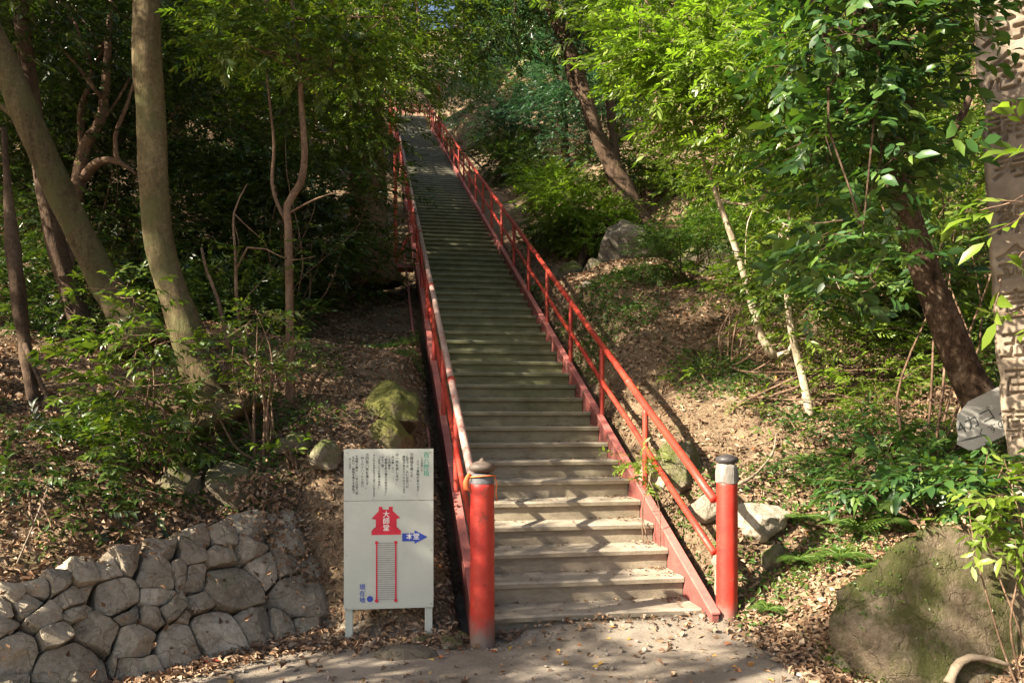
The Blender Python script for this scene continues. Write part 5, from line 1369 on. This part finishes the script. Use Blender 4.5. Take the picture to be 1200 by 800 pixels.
# ------------------------------------------------------------------ litter, gravel, ground cover, twigs
def scatter_leaves(name, mat, n, region, size, seed, tilt=.35, lift=.012, dens=None, lod=0, width=.5, on_path=False):
    r = np.random.default_rng(seed)
    P = []
    tot = 0
    while tot < n:
        m = n * 2
        # denser close to the camera: draw depth with weight
        y = region[2] + (region[3] - region[2]) * r.random(m) ** 1.7
        x = r.uniform(region[0], region[1], m) * (0.35 + 0.65 * y / region[3])
        keep = np.abs(x) < 0.72 * y + 0.4
        s = x * U[0] + y * U[1]; t = x * Vd[0] + y * Vd[1]
        keep &= ~((s > S0 - .1) & (s < S1 + .1) & (t > T0 - .05))
        x, y = x[keep], y[keep]
        if dens is not None:
            k = r.random(len(x)) < dens(x, y); x, y = x[k], y[k]
        P.append(np.stack([x, y], -1)); tot += len(x)
    P = np.vstack(P)[:n]
    z = terrain(P[:, 0], P[:, 1]); e = .03
    zx = (terrain(P[:, 0] + e, P[:, 1]) - z) / e; zy = (terrain(P[:, 0], P[:, 1] + e) - z) / e
    Nn = np.stack([-np.clip(zx, -1.5, 1.5), -np.clip(zy, -1.5, 1.5), np.ones(len(z))], -1); Nn /= np.linalg.norm(Nn, axis=1)[:, None]
    Nn = Nn + r.normal(0, tilt, Nn.shape)
    a = r.uniform(0, 6.28, len(P)); X = np.stack([np.cos(a), np.sin(a), 0 * a], -1); X = X - Nn * (X * Nn).sum(1)[:, None] / (Nn ** 2).sum(1)[:, None]
    FR = frames(X, Nn)
    LV, LF = leaf_tpl(lod, width, .35); LV = LV - np.array([.5, 0, 0])
    s = size * r.uniform(.6, 1.35, len(P)) * (1 + np.clip(P[:, 1] - 9, 0, 20) * .06)
    curl = r.uniform(.3, 2.2, len(P))
    VV = LV[None] * np.stack([np.ones(len(P)), r.uniform(.7, 1.2, len(P)), curl], -1)[:, None, :]
    V = np.einsum('nij,nvj->nvi', FR, VV) * s[:, None, None] + np.stack([P[:, 0], P[:, 1], z + lift * r.uniform(.3, 1.8, len(P))], -1)[:, None, :]
    F = LF[None] + (np.arange(len(P)) * len(LV))[:, None, None]
    o = link(name, build_mesh(name, V.reshape(-1, 3), F.reshape(-1, 3), smooth=False), M[mat])
    return o
def nz2(x, y, f, o=0): return fbm(np.stack([x * f + o, y * f + o, 0 * x], -1), 2)
def offpath(x, y):
    z = terrain(x, y)
    e = edge_y(x)
    inp = (y < e) & (z < .12)
    d = np.where(inp, np.clip(.55 * np.exp(-(e - y) / np.where(x > 1, .22, .1)), .006, 1), 1.0)
    return d
tag(scatter_leaves('leaf_litter', 'litter', 85000, (-11, 11, 4.2, 17), .058, 201, tilt=.5, lift=.02, dens=lambda x, y: offpath(x, y) * np.clip(.75 + .5 * nz2(x, y, .9), .2, 1)), 'brown fallen leaves covering the slopes on both sides', 'leaf litter', kind='stuff')
tag(scatter_leaves('yellow_leaves', 'litter_yellow', 420, (-7, 7, 4.2, 12), .055, 202, tilt=.25, dens=lambda x, y: np.where(offpath(x, y) < .5, .55, .5)), 'scattered yellow and orange fallen leaves on path and banks', 'leaf litter', kind='stuff')
tag(scatter_leaves('path_leaves', 'litter', 420, (-5, 5, 4.0, 6.6), .05, 203, tilt=.25, dens=lambda x, y: np.where(offpath(x, y) < .5, 1, .1)), 'thin scatter of brown leaves on the sandy path', 'leaf litter', kind='stuff')
def cover_d(x, y):
    right = (x * U[0] + y * U[1]) > S1
    return np.where(right, np.clip(nz2(x, y, .8, 4) * 2.2 - .12 , 0, 1) * np.clip((y - 5.5) / 3, .12, 1), np.clip(nz2(x, y, .9, 9) * 1.6 - .65, 0, 1)) * (offpath(x, y) > .5)
tag(scatter_leaves('ground_cover', 'fern', 30000, (-8, 11, 5, 15), .055, 204, tilt=.45, lift=.05, dens=cover_d, width=.42), 'small green seedlings and ivy creeping through the litter', 'ground cover', kind='stuff')
tag(scatter_leaves('moss_sprigs', 'leaf_mid', 4000, (1.5, 6, 4.6, 7.2), .026, 205, tilt=.6, lift=.05, dens=lambda x, y: np.clip(nz2(x, y, 1.8, 2) * 2, 0, 1) * (x > 2)), 'tiny green plants on the lower right bank', 'ground cover', kind='stuff')

tag(scatter_leaves('leaf_crumbs', 'litter', 60000, (-7, 7, 4.2, 10), .022, 206, tilt=.6, lift=.012, dens=lambda x, y: np.minimum(1, offpath(x, y) * 1.0)), 'crumbled bits of dry leaves between the larger ones', 'leaf litter', kind='stuff')
def pebbles():
    r = np.random.default_rng(301); n = 5200
    y = 4.0 + 3.0 * r.random(n); x = r.uniform(-4, 4, n)
    s = x * U[0] + y * U[1]; t = x * Vd[0] + y * Vd[1]
    k = ~((s > S0 - .1) & (s < S1 + .1) & (t > T0 - .05)) & (np.abs(x) < .72 * y)
    e = edge_y(x)
    k &= (r.random(n) < np.where(np.abs(y - e) < .3, 1, .22)); x, y = x[k], y[k]
    z = terrain(x, y); k = z < .3; x, y, z = x[k], y[k], z[k]
    V0, F0 = ico(1); sz = r.gamma(2.0, .0028, len(x)) + .003
    S = sz[:, None] * r.uniform(.6, 1.3, (len(x), 3)) * np.array([1, 1, .6])
    V = V0[None] * S[:, None, :] * (1 + r.normal(0, .12, (len(x), len(V0), 1))) + np.stack([x, y, z + .018 + sz * .15], -1)[:, None, :]
    F = F0[None] + (np.arange(len(x)) * len(V0))[:, None, None]
    tag(link('gravel', build_mesh('gravel', V.reshape(-1, 3), F.reshape(-1, 3), False), M['pebble']), 'loose grit and small stones along the path edge', 'gravel', kind='stuff')
pebbles()
# leaves and grit lying on the lower treads
def tread_leaves():
    r = np.random.default_rng(302); LV, LF = leaf_tpl(0, .5, .35); V = []; F = []; m = 0
    for i in range(1000):
        k = int(min(60, r.exponential(12))); s = r.uniform(S0 + .05, S1 - .04) if r.random() < .6 else S1 - .05 - r.exponential(.12)
        if s < S0 + .05: continue
        t = T0 + TR * k + TR * (1 - r.random() ** 2.2 * .95) - .0 + .02; t = min(t, T0 + TR * (k + 1) + .02)
        p = SP(s, t, Z0 + RI * k + .008); a = r.uniform(0, 6.28)
        Fm = frames(np.array([[math.cos(a), math.sin(a), 0]]), np.array([[r.normal(0, .25), r.normal(0, .25), 1]]))[0]
        V.append((LV * r.uniform(.02, .055)) @ Fm.T + p); F.append(LF + m); m += 4
    tag(link('stair_leaves', build_mesh('stair_leaves', np.vstack(V), np.vstack(F), False), M['litter']), 'small dry leaves blown against the backs of the treads', 'leaf litter', kind='stuff')
tread_leaves()
# litter caught on the wall
def wall_leaves():
    r = np.random.default_rng(303); LV, LF = leaf_tpl(0, .5, .5); V = []; F = []; m = 0
    for i in range(1500):
        if r.random() < .45: a, b = r.normal(2.15, .16), r.uniform(.35, 1.35)
        else: a, b = r.uniform(-.4, 2.9), r.uniform(.75, 1.3) if r.random() < .6 else r.uniform(0, 1.2)
        out = .0 if r.random() < .6 else .05
        p = o3 + a * e3 + b * up3 + nrm3 * (out + r.uniform(-.02, .03)); x = r.normal(size=3)
        Fm = frames(x[None], (nrm3 + r.normal(0, .6, 3))[None])[0]
        V.append((LV * r.uniform(.03, .065)) @ Fm.T + p); F.append(LF + m); m += 4
    tag(link('wall_leaves', build_mesh('wall_leaves', np.vstack(V), np.vstack(F), False), M['litter']), 'dry brown leaves caught in the joints of the stone wall', 'leaf litter', kind='stuff')
wall_leaves()
# red maple leaf on the path
def big_leaf(px, py, D, s, mat, lb):
    p = on_ground(px, py, D); p[2] += .03; V = []; n = 14
    for i in range(n): a = i / n * 6.283; rr = s * (1 if i % 2 == 0 else .55); V.append([rr * math.cos(a), rr * .8 * math.sin(a), .25 * rr * math.sin(a * 2)])
    V.append([0, 0, .0]); F = [[i, (i + 1) % n, n] for i in range(n)]
    o = link('fallen_leaf', MB().add(V, F).mesh('fallen_leaf', False), M[mat], loc=p); m_ = o.modifiers.new('t', 'SOLIDIFY'); m_.thickness = .001
    tag(o, lb, 'leaf')
big_leaf(247, 788, 5.45, .065, 'litter_red', 'dark red fallen leaf on the path near the stone wall')
big_leaf(437, 763, 5.8, .03, 'litter_yellow', 'yellow fallen leaf left of the flat dark rock')
big_leaf(515, 779, 5.55, .035, 'litter_yellow', 'bright yellow fallen leaf right of the flat dark rock')

def stick(pts, ra, label, mat='twig', extra=()):
    P, R = resample(pts, ra, .05); b = P[0].copy()
    mb = MB().add(*tube(P - b, R, 7, seed=len(label), rough=.32, nf=11))
    for p2, r2 in extra:
        a_, c_ = resample(p2, r2, .05); mb.add(*tube(a_ - b, c_, 6, seed=3, rough=.15, nf=8))
    tag(link('fallen_branch', mb.mesh('fallen_branch'), M[mat], loc=b), label, 'branch')
def gp(px, py, D, h=.03): p = on_ground(px, py, D); p[2] += h; return p
stick([W(1112, 800, 4.9), W(1125, 775, 4.95), W(1150, 770, 4.95), W(1187, 780, 4.95)], [.028, .026, .02, .012], 'forked dead branch lying at the lower right corner', extra=[([W(1125, 775, 4.95), W(1133, 768, 5), W(1160, 778, 5)], [.014, .012, .006])])
stick([gp(434, 768, 5.8), gp(441, 757, 5.9, .05)], [.02, .012], 'short broken stick left of the flat dark rock')
stick([gp(822, 722, 6.35, .02), gp(832, 702, 6.45, .06), gp(840, 690, 6.6, .05), gp(838, 670, 6.8, .04)], [.03, .03, .022, .012], 'gnarled root by the foot of the right stringer')
stick([gp(340, 318, 16, .1), gp(385, 300, 17, .2), gp(405, 290, 17.4, .3)], [.03, .03, .02], 'pale fallen pole on the dim left slope')
stick([gp(865, 590, 7.3, .1), gp(885, 578, 7.4, .1), gp(905, 555, 7.7, .1), gp(910, 530, 8, .1)], [.015, .014, .012, .006], 'crooked twig on the litter above the pale rock')
stick([gp(1140, 655, 5.6, .05), gp(1170, 660, 5.5, .07), gp(1200, 668, 5.4, .05)], [.02, .02, .012], 'dead stick lying on top of the right bank')
stick([W(818, 330, 11.5), W(826, 420, 10), W(835, 500, 8.8)], [.01, .012, .016], 'thin bare upright stem on the right slope', 'bark_brown')
stick([W(20, 660, 5.4), W(45, 600, 5.6), W(60, 560, 5.9)], [.006, .006, .004], 'thin dry stalk leaning over the left end of the wall')

# terrace people-free sunlit ground is part of the terrain; finished
tri = sum(len(m.loop_triangles) or sum(len(p.vertices) - 2 for p in []) for m in bpy.data.meshes)
print('meshes', len(bpy.data.meshes), 'polys', sum(len(m.polygons) for m in bpy.data.meshes), 'objects', len(bpy.data.objects))
